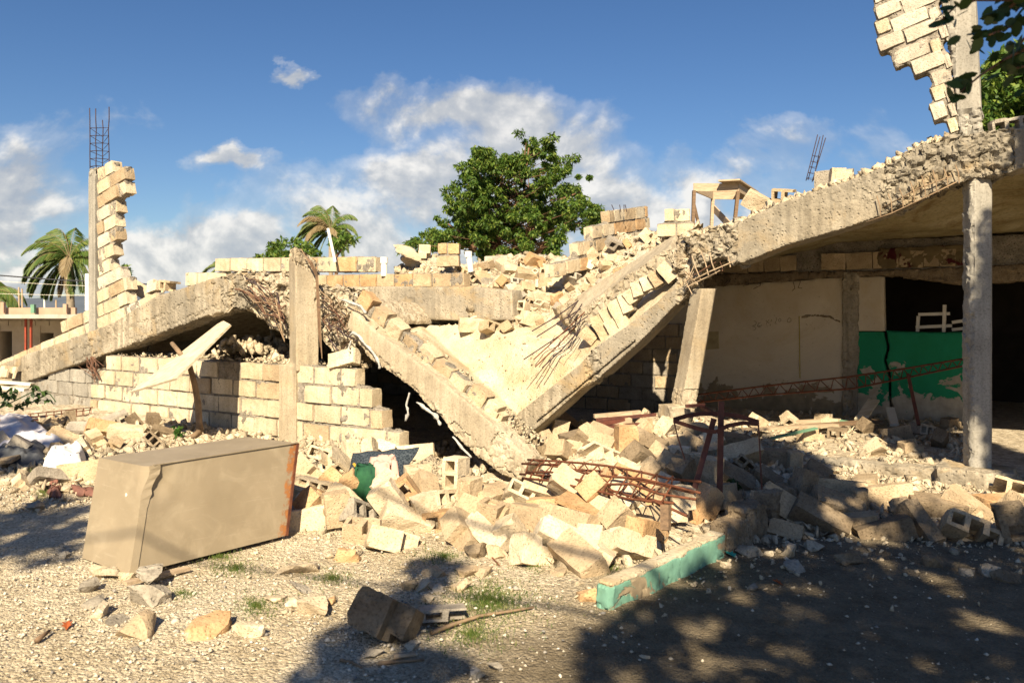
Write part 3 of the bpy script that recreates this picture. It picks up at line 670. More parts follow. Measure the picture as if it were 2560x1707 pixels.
# roof beam of the standing right part
gq = Geo()
tp = [(1722, 590), (1780, 574), (1828, 562), (1858, 551), (1947, 508), (2062, 470), (2150, 440), (2230, 404), (2315, 358), (2372, 342), (2452, 329), (2560, 318), (2760, 300)]
bt = [(2760, 392), (2560, 421), (2468, 440), (2403, 451), (2357, 469), (2295, 498), (2219, 533), (2123, 567), (2005, 601), (1964, 613), (1869, 652), (1834, 662), (1800, 640), (1760, 660), (1725, 672)]
gq.prism([on(x, y, RS - .06) for x, y in tp + bt], V * .34)
TR1, TR2 = ts(on(1850, 600, RS))[0], ts(on(2210, 480, RS))[0]
def rgh(p):
    t, s = ts(p); r_ = 0
    if t < TR1: r_ = .045
    if t > TR2 and t < 6.75: r_ = .04
    if TR1 <= t <= TR2:
        ztop = 2.42 + (t - 4.2) * .31
        if p.z > ztop + .30: r_ = .02
        if noise.noise(p * 1.9) > .3: r_ = max(r_, .012)
        if abs(p.z - (ztop + .14 + .05 * noise.noise(p * 1.5))) < .03: r_ = max(r_, .02)
    if t >= 6.75 and noise.noise(p * 1.9) > .25: r_ = .012
    return r_
o = solid('concrete_beam', gq, MT['concrete'], 0.016, 0.003, rgh, None, 51); tag(o, 'heavy roof beam rising right to the standing column, spalled to its steel', 'beam')
gq = Geo(); a, b = on(1875, 640, RS - .065), on(2190, 520, RS - .065)
# ceiling slab
tp = [on(1722, 600, RS + .1), on(2005, 500, RS + .1), on(2403, 352, RS + .1), L(10.5, RS + .1, 3.15), L(2.2, 5.9, 2.25), L(4.6, 5.9, 2.72), L(6.9, 5.9, 2.75), L(10.5, 5.9, 2.75), L(4.6, 9.0, 2.72), L(10.5, 9.0, 2.75)]
slab('roof_slab', 'stained yellowish ceiling slab over the open room', tp, [(0, 1, 5), (0, 5, 4), (1, 2, 6), (1, 6, 5), (2, 3, 7), (2, 7, 6), (5, 7, 9), (5, 9, 8)], .15, MT['ceiling'], .06, .012, lambda p: .012, 55)

# standing column, plinth, leaning post
b = on(2440, 1165, RS - .02); kx = 65 * b.y / F / 2
cx_ = b + V * .13
gq = Geo(); ztop = on(2404, 437, RS).z + .03
gq.prism([cx_ + Vector((-.122, -.085, .18)), cx_ + Vector((.075, -.135, .18)), cx_ + Vector((.125, .03, .18)), cx_ + Vector((-.09, .09, .18))], UP * 0)
pts = [Vector((-.120, -.07, 0)), Vector((-.095, -.105, 0)), Vector((.085, -.12, 0)), Vector((.118, -.09, 0)), Vector((.118, .09, 0)), Vector((-.10, .11, 0))]
gq = Geo(); gq.prism([Vector((cx_.x, cx_.y, .18)) + q * .80 for q in pts], UP * (ztop - .18))
o = solid('concrete_column', gq, MT['graypost'], .0125, .002, lambda p: .012 if (p.x < cx_.x - .07 or p.z > ztop - .1) else 0, None, 61); tag(o, 'standing square concrete column at right carrying the roof beam', 'column')
gq = Geo(); gq.box(cx_ + UP * (.075 - cx_.z) - V * .07, U * .30, V * .24, UP * .15)
gq.box(L(ts(cx_)[0] - 1.75, RS + .02, .07), U * 1.45, V * .10, UP * .12)
gq.box(L(ts(cx_)[0] + 2.0, RS + .1, .04), U * 1.8, V * .10, UP * .12)
o = solid('veranda_kerb', gq, MT['concrete'], .028, .008, lambda p: .014, None, 62); tag(o, 'cracked concrete kerb and footing under the standing column', 'kerb')
gq = Geo(); gq.prism([L(2.4, RS + .05, 0), L(10, RS + .05, 0), L(10, 9.2, 0), L(2.4, 9.2, 0)], UP * .17)
o = gq.obj('floor', MT['broken']); tag(o, 'dusty concrete floor of the open room', 'floor', None, 'structure')
a, b2 = on(1707, 1042, RS - .12), on(1762, 722, RS + .1)
gq = Geo(); dd = (b2 - a); n1 = Vector((1, .35, 0)).normalized() * .105; n2 = Vector((-.35, 1, 0)).normalized() * .11
sec = [(-1, -1), (.55, -1), (1, -.5), (1, 1), (-1, 1)]
gq.prism([a + n1 * i + n2 * j - dd * .22 for i, j in sec], dd * 1.22)
def rgh(p):
    f = (p.z - a.z) / (b2.z - a.z)
    return .016 if f < .22 else 0.0
o = solid('concrete_post', gq, MT['smooth'], .013, .002, rgh, None, 64); tag(o, 'pale concrete post leaning under the knee of the broken beam', 'post')
gq = Geo(); gq.prism([a + n1 * i * 1.25 + n2 * j * 1.3 - dd * .3 for i, j in sec], Vector((0, 0, dd.z * .40)))
solid('post_foot', gq, MT['smooth'], .022, .006, lambda p: .012, o, 65)

# back wall of the room: pieces on one plane, openings between them
bw = thing('back_wall', on(1900, 1040, BS), 'whitewashed back wall of the open room with green dado and window hole', 'wall')
def panel(name, pts, m, s0=BS, th=.14, parent=bw, vox=.035, amp=.004, rough=None, seed=0):
    gq = Geo(); gq.prism([on(x, y, s0) for x, y in pts], V * th); return solid(name, gq, m, vox, amp, rough, parent, seed)
panel('plaster_panel', [(1600, 1110), (1622, 960), (1640, 900), (1630, 850), (1660, 760), (1650, 725), (1797, 714), (2109, 692), (2109, 1110)], MT['plaster'], BS, .14, bw, .035, .002)
panel('pilaster', [(2106, 1110), (2106, 680), (2146, 680), (2146, 1110)], MT['concrete'], BS - .04, .2, bw, .025, .006, lambda p: .018)
panel('plaster_panel', [(2143, 829), (2143, 692), (2210, 690), (2213, 829)], MT['plaster'], BS, .14, bw, .03, .002)
panel('dado', [(2143, 1110), (2143, 829), (2209, 829), (2217, 870), (2209, 900), (2221, 940), (2222, 1000), (2240, 1110)], MT['greenwall'], BS - .01, .14, bw, .03, .003)
panel('dado', [(2246, 1110), (2228, 1000), (2227, 940), (2215, 900), (2223, 870), (2215, 826), (2330, 831), (2440, 829), (2440, 1110)], MT['greenwall'], BS - .012, .14, bw, .03, .003)
panel('lintel', [(1600, 742), (1640, 700), (1800, 684), (2120, 678), (2400, 668), (2760, 650), (2760, 690), (2400, 712), (2240, 690), (2110, 692), (1797, 716)], MT['brown'], BS - .03, .22, bw, .03, .008, lambda p: .02)
mg = Geo(); mg.prism([on(x, y, BS + .02) for x, y in [(1640, 705), (1800, 640), (2050, 600), (2400, 590), (2760, 570), (2760, 670), (2120, 682)]], V * .1)
solid('mortar', mg, MT['mortar'], .04, .01, lambda p: .01, bw, 70)
rr = random.Random(8)
px = 1745
while px < 2420:
    yy = np.interp(px, [1745, 2050, 2420], [668, 655, 642]); hh = np.interp(px, [1745, 2050, 2420], [34, 44, 46]); ww = rr.choice([62, 66, 70, 40])
    if rr.random() < .86:
        c = on(px + ww / 2, yy, BS + .03); e = on(px + ww, yy, BS + .03); s_ = on(px, yy, BS + .03)
        link('block', rr.choice(WB['tan']), c, bw, frame(U) @ Euler((rr.gauss(0, .03), rr.gauss(0, .05), 0)).to_matrix(), ((e - s_).length / .40, 1.0, hh * c.y / F / .205))
    px += ww
# maroon flaking band above the window and the closed rooms beyond
panel('painted_band', [(2180, 672), (2200, 620), (2420, 610), (2470, 608), (2470, 655), (2420, 664)], MT['maroon'], BS - .05, .05, bw, .03, .004, lambda p: .012)
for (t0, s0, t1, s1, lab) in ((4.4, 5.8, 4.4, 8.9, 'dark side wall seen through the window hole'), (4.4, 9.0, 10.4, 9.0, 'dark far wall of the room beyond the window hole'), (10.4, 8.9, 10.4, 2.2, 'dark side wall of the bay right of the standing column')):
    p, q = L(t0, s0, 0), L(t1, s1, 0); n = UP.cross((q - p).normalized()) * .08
    gq = Geo(); gq.hexa([p - n, q - n, q + n, p + n] + [x + UP * 3.0 for x in (p - n, q - n, q + n, p + n)]); tag(gq.obj('inner_wall', MT['painted_shade']), lab, 'wall')
# yellow outlined doorway, cracks and pencil sums on the plaster
def strip(name, pts, m, s, wd, parent):
    gq = Geo(); pp = [on(x, y, s) for x, y in pts]
    for a, b in zip(pp[:-1], pp[1:]): gq.bar(a, b, .006, wd, V)
    return gq.obj(name, m, parent)
strip('painted_line', [(1998, 790), (1999, 850), (2000, 945)], MT['yellowline'], BS - .006, .02, bw)
gq = Geo(); gq.prism([on(x, y, BS - .012) for x, y in [(1998, 789), (2040, 783), (2075, 789), (2108, 803), (2106, 808), (2070, 797), (2040, 791), (2000, 797)]], V * .02)
solid('crack', gq, MT['brown'], .02, .004, lambda p: .01, bw, 72)
gq = Geo(); gq.prism([on(x, y, BS - .008) for x, y in [(1750, 830), (1796, 828), (1797, 872), (1750, 874)]], V * .02); gq.obj('plaster_patch', MT['patch'], bw)
def hand(strokes):
    gq = Geo()
    for s_ in strokes: gq.tube([on(1820 + x / 11.76, 750 + y / 11.76, BS - .004) for x, y in s_], .0035, 4)
    return gq
for s_ in [[(760, 615), (820, 630), (835, 690), (790, 745), (710, 765), (790, 790), (828, 830), (800, 870), (750, 885)], [(955, 660), (900, 680), (865, 740), (880, 790), (920, 805), (945, 775), (900, 760)], [(978, 730), (990, 740)], [(1110, 610), (1160, 640), (1210, 690)], [(1205, 580), (1150, 660), (1120, 720)], [(1285, 570), (1262, 640)], [(1245, 700), (1238, 760)], [(1405, 510), (1440, 560), (1400, 640), (1375, 690), (1430, 690)], [(1520, 535), (1480, 590), (1500, 640), (1550, 620), (1560, 570), (1520, 535)], [(1800, 520), (1740, 590), (1750, 645), (1800, 660), (1855, 610), (1850, 550), (1800, 520)]]:
    hand([s_]).obj('pencil_stroke', MT['pencil'], bw)
# pale timber grille standing in the window hole
gw = thing('window_grille', on(2310, 829, BS + .1), 'broken pale timber grille standing in the dark window hole', 'grille')
for nm, a, b, wd in (('upright', (2360, 832), (2362, 762), .09), ('rail', (2296, 786), (2375, 784), .05), ('rail', (2290, 818), (2380, 814), .06), ('rail', (2380, 806), (2420, 800), .05), ('rail', (2380, 824), (2420, 820), .06), ('upright', (2294, 830), (2296, 790), .04)):
    Geo().bar(on(*a, BS + .12), on(*b, BS + .12), .04, wd, V if nm == 'rail' else V).obj(nm, MT['scribewhite'], gw)

# upper storey remnant over the standing column
cb_ = on(2425, 335, RS)
gq = Geo(); pts = [(2350, -60), (2436, -60), (2446, 150), (2455, 335), (2398, 345), (2390, 250), (2376, 130), (2362, 60)]
gq.prism([on(x, y, RS + .02) for x, y in pts], V * .24)
o = solid('concrete_pillar', gq, MT['graypost'], .015, .003, lambda p: (.028 if p.z < cb_.z + .22 else (.02 if ts(p)[0] < ts(on(2385, 200, RS))[0] + .0 else 0)), None, 81); tag(o, 'upper concrete pillar rising over the standing column at top right', 'pillar')
uw = thing('block_wall', on(2390, 335, RS + .1), 'hanging stepped remnant of pale blockwork beside the upper right pillar', 'wall')
BL = [ # left, right, top-left, bottom-left in photo pixels; rows climb to the right
    (2188, 2232, -6, 12), (2236, 2345, -30, 5), (2192, 2254, 17, 52), (2256, 2346, -8, 36), (2193, 2228, 57, 92), (2230, 2322, 44, 82), (2324, 2352, 26, 60), (2197, 2262, 96, 132), (2264, 2345, 72, 108),
    (2234, 2326, 126, 165), (2328, 2356, 105, 138), (2282, 2362, 150, 190), (2332, 2376, 182, 220), (2332, 2370, 220, 258), (2330, 2368, 262, 306), (2372, 2397, 300, 338), (2366, 2388, 228, 262), (2374, 2392, 262, 298), (2362, 2380, 140, 178), (2350, 2372, 72, 104)]
mg = Geo(); rr = random.Random(4)
for (x0, x1, y0, y1) in BL:
    sl = -.26; xm = (x0 + x1) / 2; dy = sl * (x1 - x0) / 2 * 1.0
    c = on(xm, (y0 + y1) / 2 + dy * .8, RS + .10); a, b = on(x0, 0, RS + .1), on(x1, 0, RS + .1); ln = (b - a).length; h = (y1 - y0) * c.y / F
    sw = abs((x1 - x0) * sl) * c.y / F; ang = math.atan2(sw, ln)
    fr = frame(U * math.cos(ang) + UP * math.sin(ang))
    link('block', rr.choice(WB[rr.choice(['wallpale', 'wallpale', 'wall'])]), c + V * rr.gauss(0, .004), uw, fr, ((ln - .012) / .39, .95, (h - .012) / .19))
    x = Vector(fr.col[0]); z = Vector(fr.col[2]); mg.box(c, x * (ln / 2 + .010), V * .059, z * (h / 2 + .012))
solid('mortar', mg, MT['mortar'], .02, .003, lambda p: .008, uw, 83)

# rear parapet over its beam, seen behind the V
gq = Geo(); gq.prism([on(x, y, 3.0) for x, y in [(800, 716), (1170, 716), (1278, 726), (1282, 800), (1170, 803), (1030, 798), (940, 800), (800, 800)]], V * .3)
o = solid('concrete_beam', gq, MT['concrete'], .03, .004, lambda p: .012 if noise.noise(p * 1.6) > .2 else 0, None, 91); tag(o, 'level grey rear beam seen across the folded slab', 'beam')
def rowpx(name, label, x0, x1, y0, y1, s, cols, seed, lb=.40):
    a, b = on(x0, y1[0], s), on(x1, y1[1], s); ln = (b - a).xy.length; slope = (b.z - a.z) / ln; course = ((y1[0] - y0[0]) * a.y + (y1[1] - y0[1]) * b.y) / 2 / F
    return block_wall(name, label, Vector((a.x, a.y, 0)), U, [(0, ln, a.z)], slope, course, lb, cols, 1.0, seed)
rowpx('block_wall', 'row of orange blocks on the level rear beam', 790, 1168, (684, 684), (719, 718), 3.10, ('orange', 'orange', 'tan'), 92, .36)
rowpx('block_wall', 'top row of pale blocks along the rear parapet behind the pillar', 546, 946, (642, 644), (680, 681), 3.12, ('wall', 'wall', 'orange'), 93, .44)
rowpx('block_wall', 'under row of pale blocks behind the shattered beam joint', 470, 792, (678, 682), (716, 719), 3.16, ('wall', 'wall', 'tan'), 94, .42)

# rubble slope on the roof and the stepped wall standing in it
hp = [((985, 668, 12.6), (1010, 692, 12.3)), ((1060, 640, 12.8), (1090, 692, 12.0)), ((1150, 664, 12.8), (1180, 748, 11.2)), ((1210, 640, 13), (1190, 804, 10.6)), ((1300, 632, 13), (1290, 838, 10.1)), ((1420, 640, 12.5), (1385, 800, 10.7)), ((1540, 590, 12.3), (1500, 715, 10.9)), ((1690, 575, 11.6), (1620, 640, 10.6)), ((1760, 565, 10.8), (1700, 600, 10.2))]
from mathutils.bvhtree import BVHTree
QT = [(0, 1, 7), (1, 8, 7), (1, 2, 3), (1, 3, 8), (3, 9, 8), (3, 4, 9), (4, 10, 9), (4, 5, 10), (5, 11, 10), (5, 6, 11), (6, 12, 11)]
SLABT = BVHTree.FromPolygons([tuple(p) for p in Q], QT)
def slabpt(px, py, Y):
    d_ = (P(px, py, 10) - Vector((0, 0, CZ))).normalized(); h = SLABT.ray_cast(Vector((0, 0, CZ)), d_)[0]
    return h if h is not None and h.y < 13 else P(px, py, Y)
hb_ = [slabpt(*q[1]) for q in hp]
NI, NJ = 96, 36; vs = []
def heap_pt(a, b):
    f = a * (len(hp) - 1); i = min(int(f), len(hp) - 2); f -= i
    t_ = P(*hp[i][0]).lerp(P(*hp[i + 1][0]), f); u_ = hb_[i].lerp(hb_[i + 1], f); p = t_.lerp(u_, b)
    p = p - UP * max(0, b - .85) * .9
    return p + UP * (noise.noise(p * 3.0) * .10 + noise.noise(p * 8) * .05 + noise.noise(p * 19) * .02)
for j in range(NJ + 1):
    for i in range(NI + 1):
        p = heap_pt(i / NI, j / NJ); vs.append(p if j > 0 else p + Vector((0, .3, -.7)))
fs = [(j * (NI + 1) + i, (j + 1) * (NI + 1) + i, (j + 1) * (NI + 1) + i + 1, j * (NI + 1) + i + 1) for j in range(NJ) for i in range(NI)]
vs_heap, fs_heap = list(vs), list(fs)
tag(mk_np('roof_rubble', vs, fs, MT['broken']), 'slope of broken concrete spilled over the collapsed roof', 'rubble', None, 'stuff')
spots = []; rr = random.Random(77)
for _ in range(900):
    p = heap_pt(rr.random(), rr.random() ** .8); spots.append((p.x, p.y, p.z, .03 + .10 * rr.random() ** 3))
scatter('roof_fragments', spots, MT['chunk'], 'small broken lumps strewn over the roof rubble', 'rubble', rr)
block_wall('block_wall', 'stepped block wall climbing right on the roof before the big tree', Vector((.506, 11.0, 0)), V, [(0, 1.95, 2.06), (.70, 3.2, 2.29), (1.15, 3.3, 2.50), (1.70, 3.2, 2.70)], slope=.16, course=.20, lb=.40, cols=('wall', 'tan', 'orange', 'wall'), seed=96)
block_wall('block_wall', 'two orange blocks stacked beside the white pipe on the roof', P(1092, 668, 12.0) * 1.0 - UP * P(1092, 668, 12.0).z, Vector((1, -.1, 0)).normalized(), [(0, .36, P(1092, 668, 12.0).z), (.02, .36, P(1092, 668, 12.0).z + .185)], course=.18, lb=.36, cols=('orange', 'tan'), seed=97)
block_wall('block_wall', 'short block stump left of the wooden table on the roof', P(1660, 590, 11.0) - UP * P(1660, 590, 11.0).z, Vector((1, -.25, 0)).normalized(), [(-.1, .42, P(1660, 590, 11.0).z - .02), (.0, .36, P(1660, 590, 11.0).z + .18)], course=.19, lb=.30, cols=('wall',), seed=98)
# toppled parapet beam on the right arm
A0, A1 = P(1690, 584, 9.75), P(1391, 770, 10.5); B0, B1 = P(1672, 620, 9.25), P(1425, 795, 9.95); C0, C1 = P(1704, 668, 9.2), P(1440, 832, 9.85); D0, D1 = C0 + (A0 - B0), C1 + (A1 - B1)
gq = Geo(); gq.hexa([C1, C0, D0, D1, B1, B0, A0, A1])
nf = (C0 - B0).cross(B1 - B0).normalized(); nf = -nf if nf.y > 0 else nf
o = solid('concrete_beam', gq, MT['smooth'], .016, .004, lambda p: (.028 if (p - B0).dot(nf) > -.035 else .004) if (p - B1).dot((B0 - B1).normalized()) > .06 else .03, None, 101); tag(o, 'toppled parapet beam lying up the right arm with bars at its end', 'beam')
root = thing('block_wall', P(1530, 830, 9.05), 'tilted blocks squeezed between the toppled parapet beam and the right arm', 'wall')
mg = Geo(); rr = random.Random(6)
for (x, y, ln, ang, w_) in [(1506, 824, .36, -62, 1), (1519, 786, .17, -62, 1), (1533, 818, .19, -62, 1), (1549, 787, .36, -62, 1), (1565, 757, .22, -70, .9), (1577, 741, .16, -55, .9), (1595, 722, .17, -75, .9), (1618, 708, .16, -70, .85), (1640, 697, .17, -60, .8), (1472, 838, .2, -40, 1.0), (1668, 680, .22, -50, 1.0)]:
    Y = float(np.interp(x, [1470, 1670], [9.45, 8.75])); c = P(x, y, Y); an = math.radians(ang); xd = Vector((math.cos(an), -.15, math.sin(an))).normalized()
    fr = frame(xd, Vector((.5, -.2, .8)))
    link('block', rr.choice(WB[rr.choice(['wall', 'wall', 'tan'])]), c, root, fr, (ln / .39, .8, w_ * .72))
    mg.box(c + V * .05, Vector(fr.col[0]) * (ln / 2 + .01), Vector(fr.col[1]) * .06, Vector(fr.col[2]) * .075)
solid('mortar', mg, MT['mortar'], .025, .004, lambda p: .015, root, 103)
gq = Geo(); gq.prism([on(x, y, RS + .03) for x, y in [(1690, 600), (1735, 585), (1800, 580), (1790, 650), (1745, 690), (1720, 720), (1700, 700), (1680, 650)]], V * .4)
o = solid('concrete_joint', gq, MT['broken'], .022, .01, lambda p: .06, None, 104); tag(o, 'crushed knee of the roof beam with bare stirrups', 'concrete')

# added cross wall keeps light out at the left end under the slab
block_wall('block_wall', 'cross wall added to keep light out under the low end of the sagging slab', L(-4.0, 0, 0), V, [(.15, 5.6, z) for z in (0, .205, .41, .615, .82, 1.0)], cols=('tan', 'grey'), seed=7)

ROOFTREE = BVHTree.FromPolygons([tuple(p) for p in Q] + [tuple(p) for p in vs_heap], [tuple(t) for t in [(0, 1, 7), (1, 8, 7), (1, 2, 3), (1, 3, 8), (3, 9, 8), (3, 4, 9), (4, 10, 9), (4, 5, 10), (5, 11, 10), (5, 6, 11), (6, 12, 11)]] + [tuple(i + len(Q) for i in f) for f in fs_heap])
def ROOF(px, py, back=.07):
    d_ = (P(px, py, 10) - Vector((0, 0, CZ))).normalized(); h = ROOFTREE.ray_cast(Vector((0, 0, CZ)), d_)[0]
    return (h - d_ * back) if h is not None else None
# ------------------------------------------------------------------ loose blocks
SEEN = {}
ZN = lambda px, py: ('among the sheets at far left' if px < 430 else 'behind the metal cabinet' if px < 730 else 'in the pile right of the cabinet' if px < 1000 else
      'in the pile below the fallen beam' if px < 1300 else 'in the pile by the bar cage' if px < 1640 else 'in the pile by the hoop frame' if px < 1920 else 'in the pile by the standing column')
KW = {'whole': 'hollow', 'capped': 'cupped', 'half': 'half', 'end': 'chipped', 'open': 'broken-open', 'solid': 'solid-faced', 'shard': 'corner-broken'}
CW = {'cream': 'cream', 'tan': 'tan', 'orange': 'orange', 'grey': 'grey', 'brown': 'dark brown'}
POSE = {'flat': (0, 0), 'edge': (90, 0), 'end': (0, 90), 'lean': (48, 20), 'tip': (20, 38), 'roll': (120, 25)}
PW = {'flat': 'lying flat', 'edge': 'lying on its side', 'end': 'standing on end', 'lean': 'leaning over', 'tip': 'tipped up', 'roll': 'rolled over'}
def settle_label(base, px, py, group):
    """single things out further until no other thing carries the label"""
    for q in ('', ' higher up', ' low down', ' further left', ' further right', ' half buried'):
        if q == ' higher up' and py > 1200 or q == ' low down' and py < 1200: continue
        if q == ' further left' and px % 300 > 150 or q == ' further right' and px % 300 <= 150: continue
        if len((base + q).split()) > 16: continue
        if base + q not in SEEN: SEEN[base + q] = 1; return base + q
    return base
def loose_block(px, py, kind, col, pose, yaw, label=None, at=None, jit=10, scale=1.0, rr=R, zone=None, group='loose concrete blocks in the rubble', lift=None):
    rx, ry = POSE[pose]
    rot = (Euler((0, 0, math.radians(yaw))).to_matrix() @ Euler((math.radians(rx + rr.gauss(0, jit)), math.radians(ry + rr.gauss(0, jit)), 0)).to_matrix())
    hgt = {'flat': .095, 'edge': .075, 'end': .17, 'lean': .13, 'tip': .14, 'roll': .13}[pose] * scale
    hgt = hgt * .50 if lift is None else lift
    loc = at if at is not None else HIT(px, py, hgt) + UP * hgt
    lab = label or settle_label(f"{'small ' if scale < .72 else 'large ' if scale > 1.0 else ''}{CW[col]} {KW[kind]} block {PW[pose]} {zone or ZN(px, py)}", px, py, group)
    o = link('concrete_block', rr.choice(RB[(kind, col)]), loc, None, rot, (scale * rr.uniform(.95, 1.04), scale, scale * rr.uniform(.95, 1.05)))
    return tag(o, lab, 'block', group)
heroes = [
    (803, 1222, 'whole', 'cream', 'edge', -32, 'white-topped block showing three holes beside the rusty cabinet end'),
    (845, 1163, 'end', 'cream', 'roll', 40, 'cream block tipped open above the three-holed block'),
    (977, 1235, 'solid', 'cream', 'tip', 75, 'cream block propped upright right of the blue-grey cushion'),
    (771, 1303, 'solid', 'cream', 'flat', 8, 'cream block lying square at the foot of the pile by the cabinet'),
    (842, 1298, 'half', 'tan', 'end', 20, 'half block standing on end at the foot of the pile'),
    (900, 1290, 'open', 'grey', 'lean', 60, 'grey jagged broken block below the blue-grey cushion'),
    (1123, 1302, 'whole', 'orange', 'edge', 4, 'wide orange block standing on its edge at the pile front'),
    (1210, 1290, 'solid', 'tan', 'lean', -30, 'tan block slumped flat-faced in the middle of the pile front'),
    (1068, 1190, 'half', 'cream', 'flat', 15, 'small cream half block with one hole under the torn wall end'),
    (1140, 1200, 'open', 'cream', 'end', 60, 'rounded open block standing below the torn wall end'),
    (985, 1355, 'shard', 'cream', 'edge', 10, 'cream corner-broken block at the toe of the pile'),
    (930, 1340, 'half', 'tan', 'flat', -10, 'flat tan half block at the toe of the pile'),
    (1455, 1283, 'whole', 'orange', 'edge', -33, 'long orange block sliding down in front of the bar cage'),
    (1497, 1240, 'solid', 'orange', 'tip', 60, 'orange block standing against the bar cage'),
    (1574, 1368, 'solid', 'cream', 'lean', 28, 'big cream block tilted beside the green kerb'),
    (1345, 1300, 'solid', 'tan', 'flat', -25, 'tan block with a dark underside in the middle of the pile'),
    (1350, 1385, 'half', 'cream', 'flat', 30, 'cream half block at the lowest edge of the pile'),
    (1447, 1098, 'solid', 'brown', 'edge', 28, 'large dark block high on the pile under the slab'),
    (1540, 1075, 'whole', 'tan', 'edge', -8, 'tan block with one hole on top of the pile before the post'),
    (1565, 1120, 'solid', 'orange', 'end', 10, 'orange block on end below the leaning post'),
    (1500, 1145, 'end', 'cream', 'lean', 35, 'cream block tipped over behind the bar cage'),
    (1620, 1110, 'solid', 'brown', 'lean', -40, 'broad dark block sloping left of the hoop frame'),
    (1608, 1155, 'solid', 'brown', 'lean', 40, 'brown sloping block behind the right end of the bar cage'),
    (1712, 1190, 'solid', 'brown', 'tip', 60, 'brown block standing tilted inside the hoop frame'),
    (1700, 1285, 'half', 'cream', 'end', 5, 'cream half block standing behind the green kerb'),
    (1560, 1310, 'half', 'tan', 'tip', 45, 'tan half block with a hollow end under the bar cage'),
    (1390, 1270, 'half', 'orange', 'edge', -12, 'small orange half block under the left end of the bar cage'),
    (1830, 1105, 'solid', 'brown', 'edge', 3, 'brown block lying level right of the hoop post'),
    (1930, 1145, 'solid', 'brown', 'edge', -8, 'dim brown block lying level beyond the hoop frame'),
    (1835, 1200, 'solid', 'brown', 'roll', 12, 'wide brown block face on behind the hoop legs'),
    (2100, 1225, 'solid', 'tan', 'edge', -14, 'long tan block lying below the cracked kerb'),
    (2165, 1215, 'whole', 'tan', 'edge', 62, 'block showing two round holes below the cracked kerb'),
    (2215, 1245, 'solid', 'tan', 'flat', -12, 'flat tan block in front of the column footing'),
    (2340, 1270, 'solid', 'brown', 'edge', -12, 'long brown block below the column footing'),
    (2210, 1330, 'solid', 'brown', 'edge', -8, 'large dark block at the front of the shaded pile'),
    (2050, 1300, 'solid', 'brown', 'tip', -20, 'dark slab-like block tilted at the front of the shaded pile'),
    (2430, 1330, 'open', 'tan', 'lean', -20, 'jagged tan block at far right of the shaded pile'),
    (2500, 1265, 'open', 'orange', 'edge', 20, 'sunlit hollow block at the right edge of the picture'),
    (2540, 1235, 'end', 'tan', 'lean', -30, 'sunlit tan block at the very right below the footing'),
    (318, 1083, 'solid', 'cream', 'edge', 12, 'long cream block behind the left end of the cabinet'),
    (215, 1080, 'half', 'grey', 'edge', 20, 'grey half block above the crumpled white cloth'),
    (262, 1075, 'solid', 'orange', 'lean', 30, 'orange block pitched behind the crumpled white cloth'),
    (205, 1180, 'solid', 'tan', 'flat', 6, 'wide tan slab of block left of the cabinet'),
    (30, 1165, 'half', 'brown', 'edge', 5, 'dark block in shade at the left edge'),
    (280, 1055, 'whole', 'grey', 'edge', 35, 'grey holed block below the grey rendered wall stump')]
taken = []
for h in heroes:
    loose_block(h[0], h[1], h[2], h[3], h[4], h[5], h[6], rr=R); SEEN[h[6]] = 1; taken.append((h[0], h[1]))
taken += [(930, 1200), (900, 1165), (980, 1165), (940, 1240), (1000, 1200)]
def inside(px, py, poly):
    c = False; n = len(poly)
    for i in range(n):
        (x0, y0), (x1, y1) = poly[i], poly[(i + 1) % n]
        if (y0 > py) != (y1 > py) and px < (x1 - x0) * (py - y0) / (y1 - y0) + x0: c = not c
    return c
def fill(poly, n, dmin, cols, scl=(.8, 1.0), seed=1):
    rr = random.Random(seed); xs_ = [p[0] for p in poly]; ys_ = [p[1] for p in poly]; got = 0
    for _ in range(n * 40):
        px, py = rr.uniform(min(xs_), max(xs_)), rr.uniform(min(ys_), max(ys_))
        if not inside(px, py, poly): continue
        dm = dmin * (0.6 + 0.5 * (py - 1050) / 300)
        if any((px - a) ** 2 + ((py - b) * 1.35) ** 2 < dm * dm for a, b in taken): continue
        if 1320 < px < 1780 and 1140 < py < 1200 + (px - 1320) * .22 and rr.random() < .75: continue
        taken.append((px, py)); got += 1
        loose_block(px, py, rr.choice(['solid', 'shard', 'half', 'shard', 'solid', 'solid', 'shard', 'shard', 'solid', 'whole', 'shard', 'shard', 'open', 'solid']), rr.choice(cols), rr.choice(['flat', 'edge', 'lean', 'tip', 'roll', 'end', 'lean']), rr.uniform(-80, 80), rr=rr, scale=rr.uniform(*scl), jit=16)
        if got >= n: break
fill([(740, 1185), (800, 1140), (1010, 1130), (1060, 1150), (1120, 1185), (1210, 1240), (1315, 1235), (1350, 1150), (1420, 1060), (1660, 1060), (1760, 1085), (1860, 1110), (1850, 1230), (1760, 1290), (1640, 1320), (1560, 1390), (1400, 1400), (1250, 1350), (1060, 1325), (930, 1345), (760, 1310)], 100, 52, ['cream', 'cream', 'tan', 'orange', 'cream', 'tan'], (.75, 1.12), 41)
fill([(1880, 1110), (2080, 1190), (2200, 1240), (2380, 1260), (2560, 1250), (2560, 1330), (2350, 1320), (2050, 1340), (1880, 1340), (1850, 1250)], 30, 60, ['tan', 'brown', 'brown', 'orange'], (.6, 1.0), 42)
fill([(0, 1060), (150, 1040), (240, 1050), (400, 1050), (420, 1110), (240, 1120), (190, 1200), (60, 1215), (0, 1200)], 18, 60, ['grey', 'tan', 'cream', 'brown'], (.6, .9), 43)
